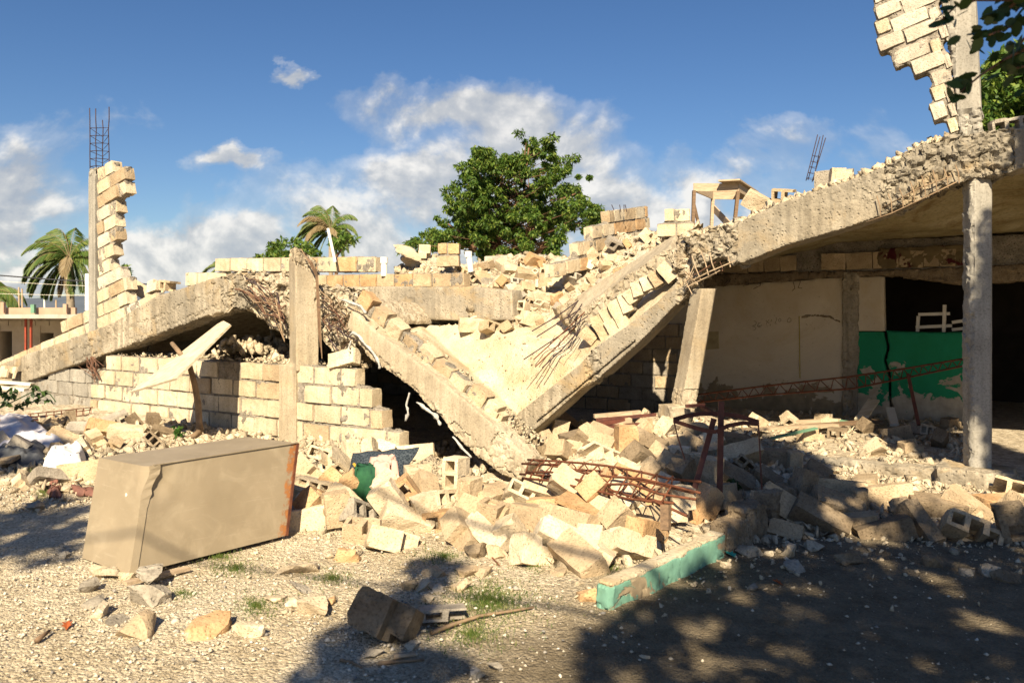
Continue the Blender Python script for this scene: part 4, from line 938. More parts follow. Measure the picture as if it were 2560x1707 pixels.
for (px, py, k_, c_, po, yw, lab) in [(2030, 1090, 'shard', 'tan', 'flat', 20, 'tan corner-broken block on the sunlit floor strip'), (2110, 1085, 'half', 'brown', 'edge', -30, 'brown half block on the floor behind the sunlit strip'), (2170, 1070, 'shard', 'brown', 'lean', 40, 'dark broken block below the green dado'), (2240, 1085, 'solid', 'brown', 'flat', -15, 'dark flat block in the middle of the shaded floor'), (2310, 1075, 'whole', 'grey', 'edge', 25, 'grey holed block under the window grille'), (2350, 1105, 'shard', 'brown', 'tip', 60, 'dark shard left of the standing column'), (2290, 1120, 'half', 'tan', 'flat', 10, 'tan half block on the floor near the kerb'), (2200, 1125, 'half', 'cream', 'lean', 35, 'cream half block on the kerb edge of the floor'), (1985, 1060, 'half', 'cream', 'roll', 15, 'cream half block against the back wall foot'), (2070, 1050, 'shard', 'cream', 'flat', -40, 'pale shard at the pilaster foot'), (1900, 1060, 'shard', 'cream', 'tip', 30, 'pale shard at the foot of the white wall'), (2380, 1060, 'shard', 'brown', 'flat', 30, 'dark slab shard behind the standing column')]:
    loose_block(px, py, k_, c_, po, yw, lab, G(px, py, .22), rr=R, scale=.85, group='blocks on the floor of the open room'); SEEN[lab] = 1
# blocks on the roof and along the beams
def roofblock(px, py, kind, col, pose, yaw, label, Y=None, sc=.95):
    Y = Y or float(np.interp(py, [640, 845], [12.4, 9.9])); hit = ROOF(px, py); loose_block(px, py, kind, col, pose, yaw, label, hit if hit is not None else P(px, py, Y), rr=R, scale=sc, group='loose blocks on the collapsed roof'); SEEN[label] = 1
for a in [(1201, 800, 'whole', 'cream', 'edge', 28, 'cream block showing round holes at the left foot of the roof rubble'), (1290, 768, 'whole', 'cream', 'edge', -28, 'block with three dark holes facing right on the folded slab'),
          (1332, 800, 'solid', 'cream', 'flat', 32, 'flat pale block at the lower edge of the roof rubble'), (1232, 822, 'open', 'tan', 'lean', 40, 'broken tan block lowest on the folded slab'), (1180, 812, 'solid', 'cream', 'flat', 10, 'cream block at the left end of the roof rubble, under the holed one'),
          (1303, 735, 'half', 'cream', 'tip', 30, 'cream half block above the three-holed roof block'), (1360, 714, 'half', 'tan', 'end', 10, 'tan half block standing mid-slope on the roof rubble'), (1402, 714, 'solid', 'cream', 'flat', -10, 'level white block mid-slope on the roof rubble'),
          (1440, 702, 'half', 'grey', 'lean', 20, 'small grey block next to the toppled parapet beam'), (1264, 672, 'solid', 'cream', 'tip', -35, 'pale tilted block high on the roof rubble'), (1340, 655, 'solid', 'orange', 'lean', 40, 'orange slab-like block tilted below the big tree'),
          (1215, 690, 'half', 'tan', 'flat', 20, 'tan block on the rear edge of the roof rubble'), (1240, 655, 'solid', 'grey', 'flat', 0, 'grey block on the skyline left of the big tree'), (1320, 690, 'solid', 'tan', 'edge', 15, 'tan block on edge in the roof rubble under the stepped wall'),
          (1270, 715, 'half', 'orange', 'roll', 50, 'orange half block in the middle of the roof rubble'), (1375, 690, 'half', 'cream', 'edge', 5, 'cream half block at the foot of the stepped wall'), (1160, 690, 'half', 'tan', 'lean', 15, 'tan half block at the right end of the orange row'),
          (1062, 640, 'half', 'cream', 'end', 0, 'cream half block left of the two stacked orange blocks'), (1030, 655, 'solid', 'cream', 'tip', 30, 'pale slab of block leaning on the rear parapet'), (1450, 660, 'half', 'cream', 'roll', 0, 'white half block beside the stepped wall'), (1490, 650, 'half', 'cream', 'tip', 20, 'white broken block near the top of the toppled beam'),
          (1545, 615, 'half', 'grey', 'roll', 20, 'grey block below the right end of the stepped wall')]:
    roofblock(*a)
for (px, py, s, kind, col, pose, yaw, lab) in [(352, 726, .3, 'end', 'cream', 'tip', 20, 'cream block tipped on the left beam beside the ragged strip'), (398, 714, .25, 'half', 'cream', 'flat', -33, 'square cream block on the left beam'), (432, 716, .25, 'half', 'tan', 'edge', -30, 'smaller tan block right of the square one on the left beam'), 
        (2530, 316, RS + .15, 'whole', 'grey', 'edge', -20, 'grey hollow block on the roof beam at the right edge'), (1900, 510, RS + .45, 'solid', 'cream', 'tip', -20, 'big cream block sloping on the rising roof beam'), (26, 930, -.25, 'half', 'cream', 'flat', -30, 'square cream block at the low left end of the beam'), (2085, 448, RS + .4, 'solid', 'grey', 'flat', -33, 'flat grey block on the roof beam near the bar stubs'), (1975, 490, RS + .5, 'half', 'tan', 'edge', -30, 'small tan block on the roof beam left of the bar stubs'), (2120, 445, RS + .2, 'half', 'cream', 'flat', -10, 'small pale block on the roof beam right of the bar stubs'),
        (862, 898, .0, 'solid', 'cream', 'flat', -25, 'white crumbling block on the wall top right of the pillar')]:
    loose_block(px, py, kind, col, pose, yaw, lab, on(px, py, s), rr=R, scale=.9, group='loose blocks on the beams'); SEEN[lab] = 1

rp = [(1170, 700), (1200, 650), (1290, 640), (1420, 660), (1500, 640), (1580, 605), (1690, 585), (1650, 630), (1500, 730), (1400, 790), (1290, 830), (1190, 800)]
rr = random.Random(61); tk = []; got = 0
for _ in range(3000):
    px, py = rr.uniform(1170, 1690), rr.uniform(585, 830)
    if not inside(px, py, rp) or any((px - a) ** 2 + (py - b) ** 2 < 24 ** 2 for a, b in tk): continue
    h_ = ROOF(px, py, .04)
    if h_ is None: continue
    tk.append((px, py)); got += 1; z_ = 'high on the roof rubble' if py < 680 else 'midway down the roof rubble' if py < 750 else 'low on the roof rubble'
    loose_block(px, py, rr.choice(['shard', 'half', 'solid', 'shard']), rr.choice(['cream', 'cream', 'tan', 'grey', 'orange']), rr.choice(['flat', 'edge', 'lean', 'tip', 'roll']), rr.uniform(-80, 80), None, h_, 16, rr.uniform(.5, .9), rr, z_, 'loose blocks on the collapsed roof')
    if got >= 55: break
# ------------------------------------------------------------------ fine rubble and gravel
rr = random.Random(101); spots = []
while len(spots) < 11500:
    x, y = rr.uniform(-6.5, 5.2), rr.uniform(4.8, 9.6)
    if abs(x) > .68 * y: continue
    d = y - np.interp(x, TX, TY)
    if d < -.15 or rr.random() > 1.2 - .12 * d: continue
    if x > 2.2 and y > 7.2 and rr.random() < .3: continue
    if abs(x) < .3 and 6.5 < y < 7.6 and rr.random() < .8: continue
    s = .014 + .085 * rr.random() ** 3.2; spots.append((x, y, H(x, y) + s * .2, s))
scatter('rubble_fragments', spots, MT['chunk'], 'countless broken lumps between the fallen blocks', 'rubble', rr)
spots = []
while len(spots) < 1500:                         # spill in front of the heaps
    x = rr.uniform(-4.5, 5); y = float(np.interp(x, TX, TY)) - abs(rr.gauss(0, .45))
    if y < 3.2 or abs(x) > .68 * y: continue
    s = .009 + .035 * rr.random() ** 3; spots.append((x, y, s * .2, s))
for px in np.arange(1715, 2380, 1.6):            # crumbs along the roof beam and the wall tops
    yb = float(np.interp(px, [1722, 1858, 1947, 2062, 2150, 2230, 2315, 2372], [590, 551, 508, 470, 440, 404, 356, 342])); p = on(px, yb + rr.uniform(-2, 6), RS + rr.uniform(-.02, .28)); s = .02 + .075 * rr.random() ** 2.5 * (1 if px < 2260 else .8)
    spots.append((p.x, p.y, p.z, s))
for t_ in np.arange(-3.6, 1.0, .012):
    p = L(t_, rr.uniform(-.05, .3), 1.02 + rr.uniform(-.01, .03)); spots.append((p.x, p.y, p.z, .012 + .04 * rr.random() ** 3))
for t_ in np.arange(-7, -.8, .02):
    p = L(t_, rr.uniform(-.02, .2), zl(t_) + rr.uniform(-.02, .02)); spots.append((p.x, p.y, p.z, .014 + .05 * rr.random() ** 3))
for _ in range(500):
    a = rr.random(); p = LA + LD * (a * 2.5) + V * rr.uniform(.2, .5) + LN * rr.uniform(-.02, .06) ; spots.append((p.x, p.y, p.z, .014 + .03 * rr.random() ** 2))
for _ in range(420):                             # rubble slipped in under the sagging beam, behind the wall
    t_ = rr.uniform(-2.3, -.05); s_ = rr.uniform(.12, .9); p = L(t_, s_, .95 + .28 * math.exp(-((t_ + 1.3) / .5) ** 2) + rr.uniform(-.05, .05)); spots.append((p.x, p.y, p.z, .03 + .10 * rr.random() ** 2))
for _ in range(500):
    px, py = rr.uniform(1060, 1480), rr.uniform(800, 1050); q = SLABT.ray_cast(Vector((0, 0, CZ)), (P(px, py, 10) - Vector((0, 0, CZ))).normalized())[0]
    if q is not None: spots.append((q.x, q.y, q.z + .004, .006 + .03 * rr.random() ** 4))
for _ in range(1900):                             # floor of the open room
    px, py = rr.uniform(1640, 2440), rr.uniform(1030, 1160); p = G(px, py, .17)
    if ts(p)[1] > RS: spots.append((p.x, p.y, p.z, .012 + .10 * rr.random() ** 3.4))
scatter('rubble_crumbs', spots, MT['chunk'], 'crumbs of concrete strewn on ledges, wall tops and ground', 'rubble', rr)
rr = random.Random(5); vs = []; fs = []; n = 0
OC = np.array([(1, 0, 0), (0, 1, 0), (-1, 0, 0), (0, -1, 0), (0, 0, 1), (0, 0, -1), ], dtype=np.float32); OF = np.array([(0, 1, 4), (1, 2, 4), (2, 3, 4), (3, 0, 4), (1, 0, 5), (2, 1, 5), (3, 2, 5), (0, 3, 5)])
rn = np.random.default_rng(3)
for _ in range(42000):
    y = 2.55 + 4.6 * rr.random() ** 1.35; x = rr.uniform(-.68, .68) * y
    if y > np.interp(x, TX, TY) + .4: continue
    if noise.noise(Vector((x * 1.3, y * 1.6, 9))) + rr.gauss(0, .22) < -.06: continue
    if x - (y - 4.2) * .72 > .15 + rr.gauss(0, .4) and rr.random() < .93: continue
    s = .003 + .011 * rr.random() ** 4 + (.018 * rr.random() ** 2 if rr.random() < .012 else 0)
    v = OC * rn.uniform(.6, 1.25, (6, 1)) * np.array([s * 1.2, s, s * .7]); a = rr.uniform(0, 6.28); ca, sa = math.cos(a), math.sin(a)
    v = np.stack([v[:, 0] * ca - v[:, 1] * sa + x, v[:, 0] * sa + v[:, 1] * ca + y, v[:, 2] + s * .25 + .004], 1); vs.append(v); fs.append(OF + n); n += 6
tag(mk_np('gravel', np.concatenate(vs), np.concatenate(fs), MT['pebble'], smooth=True), 'loose pale gravel and dark pebbles on the earth', 'gravel', None, 'stuff')

# ------------------------------------------------------------------ single stones and lumps on the open ground
def stone(px, py, wpx, m, label, flat=.75, dz=.3, seed=None, name='stone_lump'):
    p = HIT(px, py); s = wpx * p.y / F / 1.35
    o = link(name, RL[m][(seed if seed is not None else R.randrange(5)) % 5], p + UP * s * flat * dz, None, (R.gauss(0, .15), R.gauss(0, .15), R.uniform(0, 6.28)), (s, s * R.uniform(.8, 1.0), s * flat))
    SEEN[label] = 1; return tag(o, label, 'stone', 'stones and lumps on the open ground')
for a in [(385, 1462, 95, 'rock', 'upper grey lump at the near corner of the cabinet'), (368, 1508, 95, 'rock', 'lower grey lump in front of the cabinet corner'), (222, 1475, 58, 'rock', 'dark grey stone left of the grey lumps'), (232, 1515, 66, 'rock', 'flat grey stone beside the small cream lump', .4), (260, 1540, 64, 'cream', 'small cream lump left of the big rounded rock'),
          (352, 1592, 105, 'tan', 'big rounded rock with a black shadow at lower left'), (300, 1555, 60, 'rock', 'grey sliver of slab behind the big rounded rock', .3), (525, 1580, 110, 'orange', 'orange-cream lump in the left foreground', .5), (615, 1590, 84, 'cream', 'square cream lump beside the orange one', .6), (482, 1600, 42, 'cream', 'small white stone left of the orange lump'), (336, 1628, 26, 'rock', 'single dark pebble in the lower left gravel', .6),
          (238, 1436, 60, 'cream', 'white lump under the low left corner of the cabinet', .6), (282, 1440, 52, 'chunkobj', 'pale lump wedged below the cabinet end', .6), (318, 1450, 40, 'cream', 'small white lump at the cabinet near corner'), (160, 1393, 28, 'rock', 'small grey stone at the edge of the left shade'), (672, 1350, 36, 'cream', 'white stone leaning on the cabinet front', 1.0), (696, 1346, 34, 'cream', 'white stone beside the rusty cabinet corner'), (90, 1275, 40, 'rock', 'dark stone in the shade at left', .7),
          (742, 1432, 95, 'cream', 'flat cream slab piece right of the cabinet', .4), (745, 1480, 70, 'rock', 'grey flat piece on the gravel right of the cabinet', .35), (795, 1530, 100, 'cream', 'large cream lump in the centre left foreground', .6), (735, 1520, 42, 'cream', 'small cream lump beside the large one'), (715, 1535, 30, 'chunkobj', 'little pale lump by the large cream one'), (825, 1510, 34, 'orange', 'small yellowish lump right of the large cream one'), (872, 1400, 58, 'orange', 'orange block end lying in front of the pile', .8), (690, 1500, 60, 'cream', 'long thin cream shard on the gravel', .25),
          (1058, 1470, 42, 'cream', 'pale shard in the cluster on the shade edge'), (1020, 1472, 54, 'tan', 'tan shard in the cluster on the shade edge', .5), (1152, 1470, 50, 'tan', 'tall tan shard right of the cluster', .9), (1165, 1440, 66, 'tan', 'wide tan shard behind the cluster', .5), (1090, 1440, 60, 'tan', 'low tan lump at the back of the cluster', .5), (1095, 1480, 36, 'chunkobj', 'grey-pink shard in the middle of the cluster'), (1070, 1502, 28, 'cream', 'small pointed shard below the cluster'), (1210, 1440, 60, 'cream', 'cream lump right of the cluster', .5),
          (1180, 1390, 70, 'brown', 'brown lump at the toe of the central pile'), (1250, 1395, 60, 'tan', 'tan lump at the toe of the central pile'), (1400, 1440, 50, 'tan', 'tan lump before the kerb end', .5), (1480, 1500, 70, 'orange', 'yellowish broken stone at the near end of the kerb', .7),
          (1815, 1420, 30, 'cream', 'cream stone beside the turquoise chip'), (1870, 1385, 60, 'chunkobj', 'round tan stone in the dappled shade'), (1980, 1390, 60, 'cream', 'pale stone in the dappled shade'), (2035, 1375, 44, 'chunkobj', 'sunlit stone beside the pale one'), (1990, 1430, 56, 'rock', 'dark stone in front of the pale one'), (2120, 1410, 66, 'brown', 'brown stone under the shaded pile'), (2330, 1415, 50, 'brown', 'upright brown stone in the right shade', 1.0), (2475, 1440, 48, 'chunkobj', 'round pale stone in the right foreground shade', .9), (2415, 1440, 40, 'rock', 'grey stone left of the round pale one'), (2520, 1450, 60, 'brown', 'brown stone right of the round pale one'),
          (1880, 1475, 30, 'rock', 'small grey stone in the front right shade'), (1610, 1648, 26, 'cream', 'small white stone at the bottom of the shade', .5), (930, 1640, 50, 'rock', 'smooth grey stone in the bottom shade', .5), (1190, 1690, 46, 'rock', 'round grey stone at the bottom edge', .7), (1235, 1675, 40, 'rock', 'dark cobble next to the round grey stone', .6), (1030, 1620, 34, 'cream', 'small cream stone right of the dark broken block', .6)]:
    stone(*a)
lb_ = HIT(968, 1600)
o = link('concrete_block', RB[('shard', 'brown')][0], lb_ + UP * .10, None, (math.radians(62), math.radians(14), math.radians(-25)), (.82, 1.25, 1.1)); tag(o, 'dark broken block alone in the bottom shade', 'block')
o = link('concrete_block', RB[('half', 'grey')][1], HIT(1140, 1548) + UP * .035, None, (math.radians(80), 0, math.radians(10)), (1.0, .4, .75)); tag(o, 'cracked pale slab by the stick on the grass', 'block')

# ------------------------------------------------------------------ metal cabinet on its side
B0 = P(323, 1437, 4.80); B1 = P(716, 1338, 5.60); B2 = P(205, 1394, 5.18); UU = Vector((.042, .13, .625))
cab = thing('filing_cabinet', B0, 'dented beige steel cabinet lying on its side, rusty at one end', 'cabinet')
ex, ey = B1 - B0, B2 - B0
NA, NB, NC = 40, 16, 22; vs = []; fs = []; uv = []
def cabpt(a, b, c):
    p = B0 + ex * a + ey * b + UU * c
    dn = math.exp(-(((a - .10) / .055) ** 2 + ((c - .80) / .13) ** 2)) * .030 * (1 - b) ** 3
    dn += math.exp(-(((a - .015) / .02) ** 2 + ((c - .80) / .16) ** 2)) * .022 * (1 - b) ** 2
    dn += math.exp(-(((a - .22) / .10) ** 2 + ((c - .62) / .25) ** 2)) * .010 * (1 - b) ** 4
    p += ey.normalized() * dn
    if c > .55 and b < .05: p += ex.normalized() * .03 * math.exp(-(a / .03) ** 2) * math.exp(-((c - .92) / .12) ** 2)
    if c > .99: p -= UP * .012 * math.sin(math.pi * a) * math.sin(math.pi * b)
    if a < .001: p += ex.normalized() * .006 * math.sin(math.pi * b) * math.sin(math.pi * c)
    return p
def sheet(na, nb, fn):
    n = len(vs)
    for j in range(nb + 1):
        for i in range(na + 1): p, u_ = fn(i / na, j / nb); vs.append(p); uv.append(u_)
    for j in range(nb):
        for i in range(na): fs.append((n + j * (na + 1) + i, n + j * (na + 1) + i + 1, n + (j + 1) * (na + 1) + i + 1, n + (j + 1) * (na + 1) + i))
rust_a = lambda a, c: min(1.0, max(0, (a - .55) / .45) * .78 + .22 * (a > .93) + .2 * max(0, c - .9) * 10 * max(0, a - .6))
sheet(NA, NC, lambda a, c: (cabpt(a, 0, c), (rust_a(a, c), c)))
sheet(NA, NB, lambda a, b: (cabpt(a, b, 1), (rust_a(a, .95) * (.9 if b < .06 else .55), b)))
sheet(NB, NC, lambda b, c: (cabpt(0, 1 - b, c), (.35 * (c > .97) + .1, c)))
sheet(NB, NC, lambda b, c: (cabpt(1, b, c), (.9, c)))
sheet(NA, NC, lambda a, c: (cabpt(1 - a, 1, c), (.2, c)))
sheet(NB, NA, lambda b, a: (cabpt(a, b, 0), (.2, a)))
body = mk('body', vs, fs, MT['cabinet'], cab, smooth=False)
ul = body.data.uv_layers.new(name='UVMap'); li = np.empty(len(body.data.loops), dtype=np.int32); body.data.loops.foreach_get('vertex_index', li); ul.data.foreach_set('uv', np.array(uv, dtype=np.float32)[li].ravel())
body.data.polygons.foreach_set('use_smooth', [True] * len(body.data.polygons))
gq = Geo(); prev = None
fl = -ey.normalized() * .0035
for k in range(23):                               # folded seam down the near corner, crumpled at its top
    c = k / 22; p = cabpt(0, 0, c) + fl * .6; wob = .010 * math.sin(c * 21) * (c > .6) + .012 * (c > .7)
    q = p + ex.normalized() * (.045 + wob) + fl * (1 + 2.0 * (c > .72) * abs(math.sin(c * 33)))
    if prev: gq.add([prev[0], prev[1], q, p, prev[0] - fl * 1.4, prev[1] - fl * 1.4, q - fl * 1.4, p - fl * 1.4], [(0, 1, 2, 3), (7, 6, 5, 4), (1, 5, 6, 2), (0, 3, 7, 4)])
    prev = (p, q)
gq.obj('corner_seam', MT['cabinet'], cab)
gq = Geo(); gq.bar(cabpt(.04, 0, 1) + UP * .004, cabpt(1, 0, 1) + UP * .004, .022, .006); gq.obj('top_edge_fold', MT['cabinet'], cab)
gq = Geo(); gq.bar(cabpt(1, 0, 0) + fl, cabpt(1, 0, 1) + fl, .020, .010, ey); gq.obj('end_edge_fold', MT['rust'], cab)
gq = Geo(); c = cabpt(0, .30, .70); en = -ex.normalized(); gq.tube([c, c + en * .004], .011, 10); gq.obj('screw_cap', MT['screw'], cab)
gq = Geo(); gq.bar(P(312, 1462, 4.62) + UP * .01, P(470, 1420, 4.95), .05, .02); tag(gq.obj('timber_batten', MT['wood']), 'thin timber batten under the near edge of the cabinet', 'batten')

# ------------------------------------------------------------------ painted kerb
K0, K1 = G(1527, 1532), G(1800, 1400); kd = (K1 - K0).normalized(); kn = kd.cross(UP)
gq = Geo(); kk = Vector((kn.x, kn.y, 0)) * -1
kb = K0; gq.hexa([K0 - kk * 0, K0 + kd * 1.18, K0 + kd * 1.18 + kk * .13, K0 + kk * .13] and [K0 + UP * -.05, K0 + kd * 1.3 + UP * -.05, K0 + kd * 1.3 + kk * .105 + UP * -.05, K0 + kk * .105 + UP * -.05, K0 + UP * .135, K0 + kd * 1.3 + UP * .15, K0 + kd * 1.3 + kk * .105 + UP * .15, K0 + kk * .105 + UP * .135])
kerb = solid('kerb', gq, MT['kerbgreen'], .018, .006, lambda p: .010 if p.z < .06 or (p - K0).dot(kd) < .05 else .003, None, 111); tag(kerb, 'low kerb with flaking turquoise paint on its side', 'kerb')
gq = Geo(); gq.hexa([K0 + kd * a_ + kk * b_ + UP * (z_ + .0115 * a_) for z_ in (.118, .148) for a_, b_ in ((.02, .003), (1.29, .003), (1.29, .104), (.02, .104))])
solid('cement_top', gq, MT['slabtop'], .016, .004, lambda p: .004, kerb, 112)
for i, (d0, ln, z1, lab) in enumerate([(1.36, .26, .20, 'first broken kerb stone beyond the painted kerb'), (1.62, .34, .26, 'second broken kerb stone beyond the painted kerb'), (2.1, .45, .28, 'third kerb stone deep in the shade'), (2.7, .6, .28, 'last long kerb stone running to the veranda')]):
    a = K0 + kd * d0 + kk * .01 * i; gq = Geo(); gq.hexa([a - UP * .05, a + kd * ln - UP * .05, a + kd * ln + kk * .16 - UP * .05, a + kk * .16 - UP * .05, a + UP * z1, a + kd * ln + UP * (z1 - .03), a + kd * ln + kk * .16 + UP * z1, a + kk * .16 + UP * z1])
    o = solid('kerb_stone', gq, MT['brown'], .022, .01, lambda p: .016, None, 120 + i); tag(o, lab, 'kerb', 'broken stones of the kerb line')

# ------------------------------------------------------------------ steel bars
def bars(root, segs, r, m, name='bar', n=5):
    for s_ in segs: Geo().tube(s_, r, n).obj(name, m, root, True)
def lerp4(A, B, f): return [a.lerp(b, f) for a, b in zip(A, B)]
def cage(name, label, A, B, n, r, m, rs=None, sag=0.0, f0=.03, f1=.97, cat='bar cage', wob=.0, seed=0):
    rr = random.Random(seed); root = thing(name, A[0], label, cat)
    for a, b in zip(A, B):
        pts = [a.lerp(b, k / 6) + UP * (sag * math.sin(math.pi * k / 6)) + Vector((rr.gauss(0, wob), rr.gauss(0, wob), rr.gauss(0, wob))) for k in range(7)]; Geo().tube(pts, r, 5).obj('bar', m, root, True)
    for k in range(n):
        f = f0 + (f1 - f0) * k / max(1, n - 1); c = lerp4(A, B, f); c = [x + UP * (sag * math.sin(math.pi * f)) for x in c]
        Geo().tube(c + [c[0]], rs or r * .7, 4).obj('stirrup', m, root)
    return root
b_ = L(-4.08, .1, 3.52); q4 = [U * -.075 + V * -.09, U * .075 + V * -.09, U * .075 + V * .09, U * -.075 + V * .09]
A = [b_ + q for q in q4]; Bt = [b_ + q * 1.05 + UP * h for q, h in zip(q4, (.93, .90, .96, .80))]
cage('rebar_cage', 'tall dark bar cage rising from the far left pillar', A, Bt, 6, .007, MT['rebardark'], .005, 0, .12, .70, wob=.003)
A = [P(2015, 452, 10.2), P(2030, 455, 10.2), P(2033, 452, 10.4), P(2020, 450, 10.4)]; Bt = [P(2044, 337, 10.2), P(2064, 345, 10.2), P(2058, 338, 10.4), P(2050, 342, 10.4)]
cage('rebar_cage', 'slanting dark bar stubs behind the rising roof beam', A, Bt, 5, .006, MT['rebardark'], .004, 0, .05, .55)
A = [P(1319, 1146, 6.6), P(1340, 1156, 6.4), P(1318, 1176, 6.3), P(1310, 1196, 6.25), P(1300, 1184, 6.45), P(1306, 1160, 6.6)]; Bt = [P(1760, 1203, 5.45), P(1750, 1232, 5.25), P(1740, 1250, 5.2), P(1722, 1284, 5.1), P(1690, 1262, 5.3), P(1738, 1225, 5.45)]
cage('rebar_cage', 'rusty bar cage sticking out of the fallen beam tip across the pile', A, Bt, 11, .0095, MT['rust'], .006, .02, .04, .85, wob=.012, seed=3)
root = thing('bent_bars', P(1430, 800, 9.6), 'rusty bars poking from the lower end of the toppled parapet beam', 'bars')
for a, b in [((1446, 752), (1330, 828)), ((1452, 772), (1342, 842)), ((1470, 790), (1309, 899)), ((1462, 780), (1334, 899)), ((1440, 815), (1338, 917)), ((1452, 822), (1356, 919)), ((1455, 760), (1425, 800)), ((1445, 752), (1420, 790))]:
    p, q = P(*a, 9.7), P(*b, 9.35); Geo().tube([p, p.lerp(q, .5) + UP * R.uniform(-.02, .03), q], .0075, 5).obj('bar', MT['rust'] if R.random() < .5 else MT['rebardark'], root)
for x in (1370, 1395, 1420):
    Geo().tube([P(x, 868, 9.4), P(x + 14, 880, 9.3), P(x + 32, 850, 9.4), P(x + 18, 838, 9.5), P(x, 868, 9.4)], .004, 4).obj('stirrup', MT['rebardark'], root)
root = thing('bare_steel', on(1760, 680, RS - .08), 'bare pale stirrups of the crushed beam knee', 'bars')
for a, b in [((1722, 705), (1838, 652)), ((1716, 718), (1800, 676)), ((1730, 640), (1752, 700)), ((1752, 628), (1772, 692)), ((1775, 632), (1790, 684)), ((1735, 688), (1790, 655)), ((1800, 655), (1806, 678)), ((1820, 640), (1826, 668)), ((1722, 690), (1745, 712)), ((1712, 700), (1730, 735)), ((1735, 665), (1720, 700))]:
    p, q = on(*a, RS - .10), on(*b, RS - .10); Geo().tube([p, p.lerp(q, .5) + V * R.gauss(0, .02), q], .006, 5).obj('stirrup', MT['wood'] if R.random() < .6 else MT['rebar'], root)
for k in range(7): Geo().tube([on(1722 + R.uniform(-6, 16), 690 + R.uniform(-10, 20), RS - .09) + V * R.uniform(-.08, .05) + UP * R.uniform(-.06, .06) for _ in range(4)], .005, 4).obj('bent_wire', MT['wood'], root)
root = thing('bare_steel', on(2300, 470, RS - .1), 'bare stirrups in the spalled end of the rising roof beam', 'bars')
for px in range(2200, 2400, 28):
    yb = float(np.interp(px, [2190, 2295, 2400], [545, 499, 455])); yt = float(np.interp(px, [2190, 2295, 2400], [495, 450, 405]))
    Geo().tube([on(px - 8, yt + R.uniform(-8, 8), RS - .10), on(px, (yt + yb) / 2, RS - .115), on(px + 2, yb + 2, RS - .10)], .0055, 4).obj('stirrup', MT['branch'], root)
bars(root, [[on(2165, 556, RS - .105), on(2230, 533, RS - .11), on(2300, 500, RS - .11), on(2392, 455, RS - .105)], [on(2205, 520, RS - .10), on(2300, 470, RS - .10), on(2380, 440, RS - .10)]], .006, MT['branch'])
root = thing('steel_tangle', on(660, 760, -.05), 'tangle of bent steel spilling left of the broken pillar', 'bars')
for k in range(17):
    x0, y0 = R.uniform(585, 640), R.uniform(690, 735); s0 = R.uniform(-.16, .02); pts = []
    for i in range(6):
        f = i / 5; pts.append(on(x0 + (712 - x0) * f, y0 + (R.uniform(40, 120)) * f ** 1.3 + R.gauss(0, 5), s0) + V * R.gauss(0, .02))
    Geo().tube(pts, R.choice([.005, .007, .008]), 5).obj('bent_bar', R.choice([MT['branch'], MT['rebar'], MT['branch'], MT['rebardark']]), root)
root = thing('steel_tangle', on(830, 760, .0), 'tangle of bent steel hanging right of the broken pillar', 'bars')
for k in range(14):
    x0, y0 = R.uniform(795, 845), R.uniform(720, 800); pts = [on(x0 + R.gauss(0, 14) + 9 * i, y0 + 16 * i + R.gauss(0, 12), R.uniform(-.06, .12)) for i in range(5)]
    Geo().tube(pts, R.choice([.005, .007]), 5).obj('bent_bar', R.choice([MT['rebar'], MT['branch'], MT['rebardark']]), root)
for k in range(5):
    pts = [P(752 + 3 * k, 622 + 5 * k, 8.66), P(772 + 2 * k, 655, 8.62), P(790 + k, 690, 8.68), P(793 + 1.5 * k, 760, 8.72), P(797 + 2 * k, 840 + 14 * k, 8.8)]
    Geo().tube(pts, .006, 5).obj('bent_bar', MT['rebar'] if k % 2 else MT['branch'], root)
root = thing('steel_tangle', on(232, 915, -.1), 'knot of bent bars under the foot of the far left pillar', 'bars')
for k in range(14):
    Geo().tube([on(230 + R.gauss(0, 8), 892, -.12), on(232 + R.gauss(0, 12), 915, -.14), on(236 + R.gauss(0, 8), 930 + R.uniform(0, 30), -.12)], .006, 4).obj('bent_bar', MT['rebar'], root)
A = [P(70, 1035, 9.6), P(70, 1052, 9.5), P(72, 1062, 9.7), P(72, 1045, 9.8)]; Bt = [P(232, 1018, 10.4), P(232, 1036, 10.3), P(228, 1040, 10.5), P(228, 1024, 10.6)]
cage('rebar_cage', 'rusty bar cage lying low below the grey wall stump', A, Bt, 9, .006, MT['rust'], .005)
# rusty hoop frame
root = thing('hoop_frame', P(1800, 1230, 5.95), 'rusty flat-bar hoop frame standing on two posts in the pile', 'frame')
HY = 5.95
def flat(pts, wd, th, nm, m=MT['redmetal']):
    gq = Geo()
    for a, b in zip(pts[:-1], pts[1:]): gq.bar(a, b, th, wd, Vector((0, -1, 0)) if abs((b - a).normalized().z) > .5 else UP)
    return gq.obj(nm, m, root)
flat([P(1803, 1003, HY), P(1799, 1240, HY - .05)], .012, .043, 'post'); flat([P(1785, 1046, HY + .03), P(1762, 1130, HY), P(1736, 1222, HY - .1)], .012, .040, 'post')
flat([P(1684, 1049, HY), P(1718, 1039, HY + .07), P(1753, 1034, HY + .12), P(1803, 1034, HY + .14), P(1849, 1040, HY + .1), P(1897, 1055, HY)], .032, .008, 'hoop_back')
flat([P(1684, 1052, HY - .004), P(1734, 1068, HY - .05), P(1772, 1078, HY - .09), P(1791, 1079, HY - .1), P(1820, 1064, HY - .08), P(1858, 1057, HY - .05), P(1897, 1060, HY - .004)], .030, .008, 'hoop_front')
flat([P(1684, 1050, HY), P(1695, 1095, HY), P(1712, 1148, HY)], .012, .008, 'thin_leg'); flat([P(1896, 1060, HY), P(1900, 1130, HY), P(1905, 1235, HY)], .012, .008, 'thin_leg')
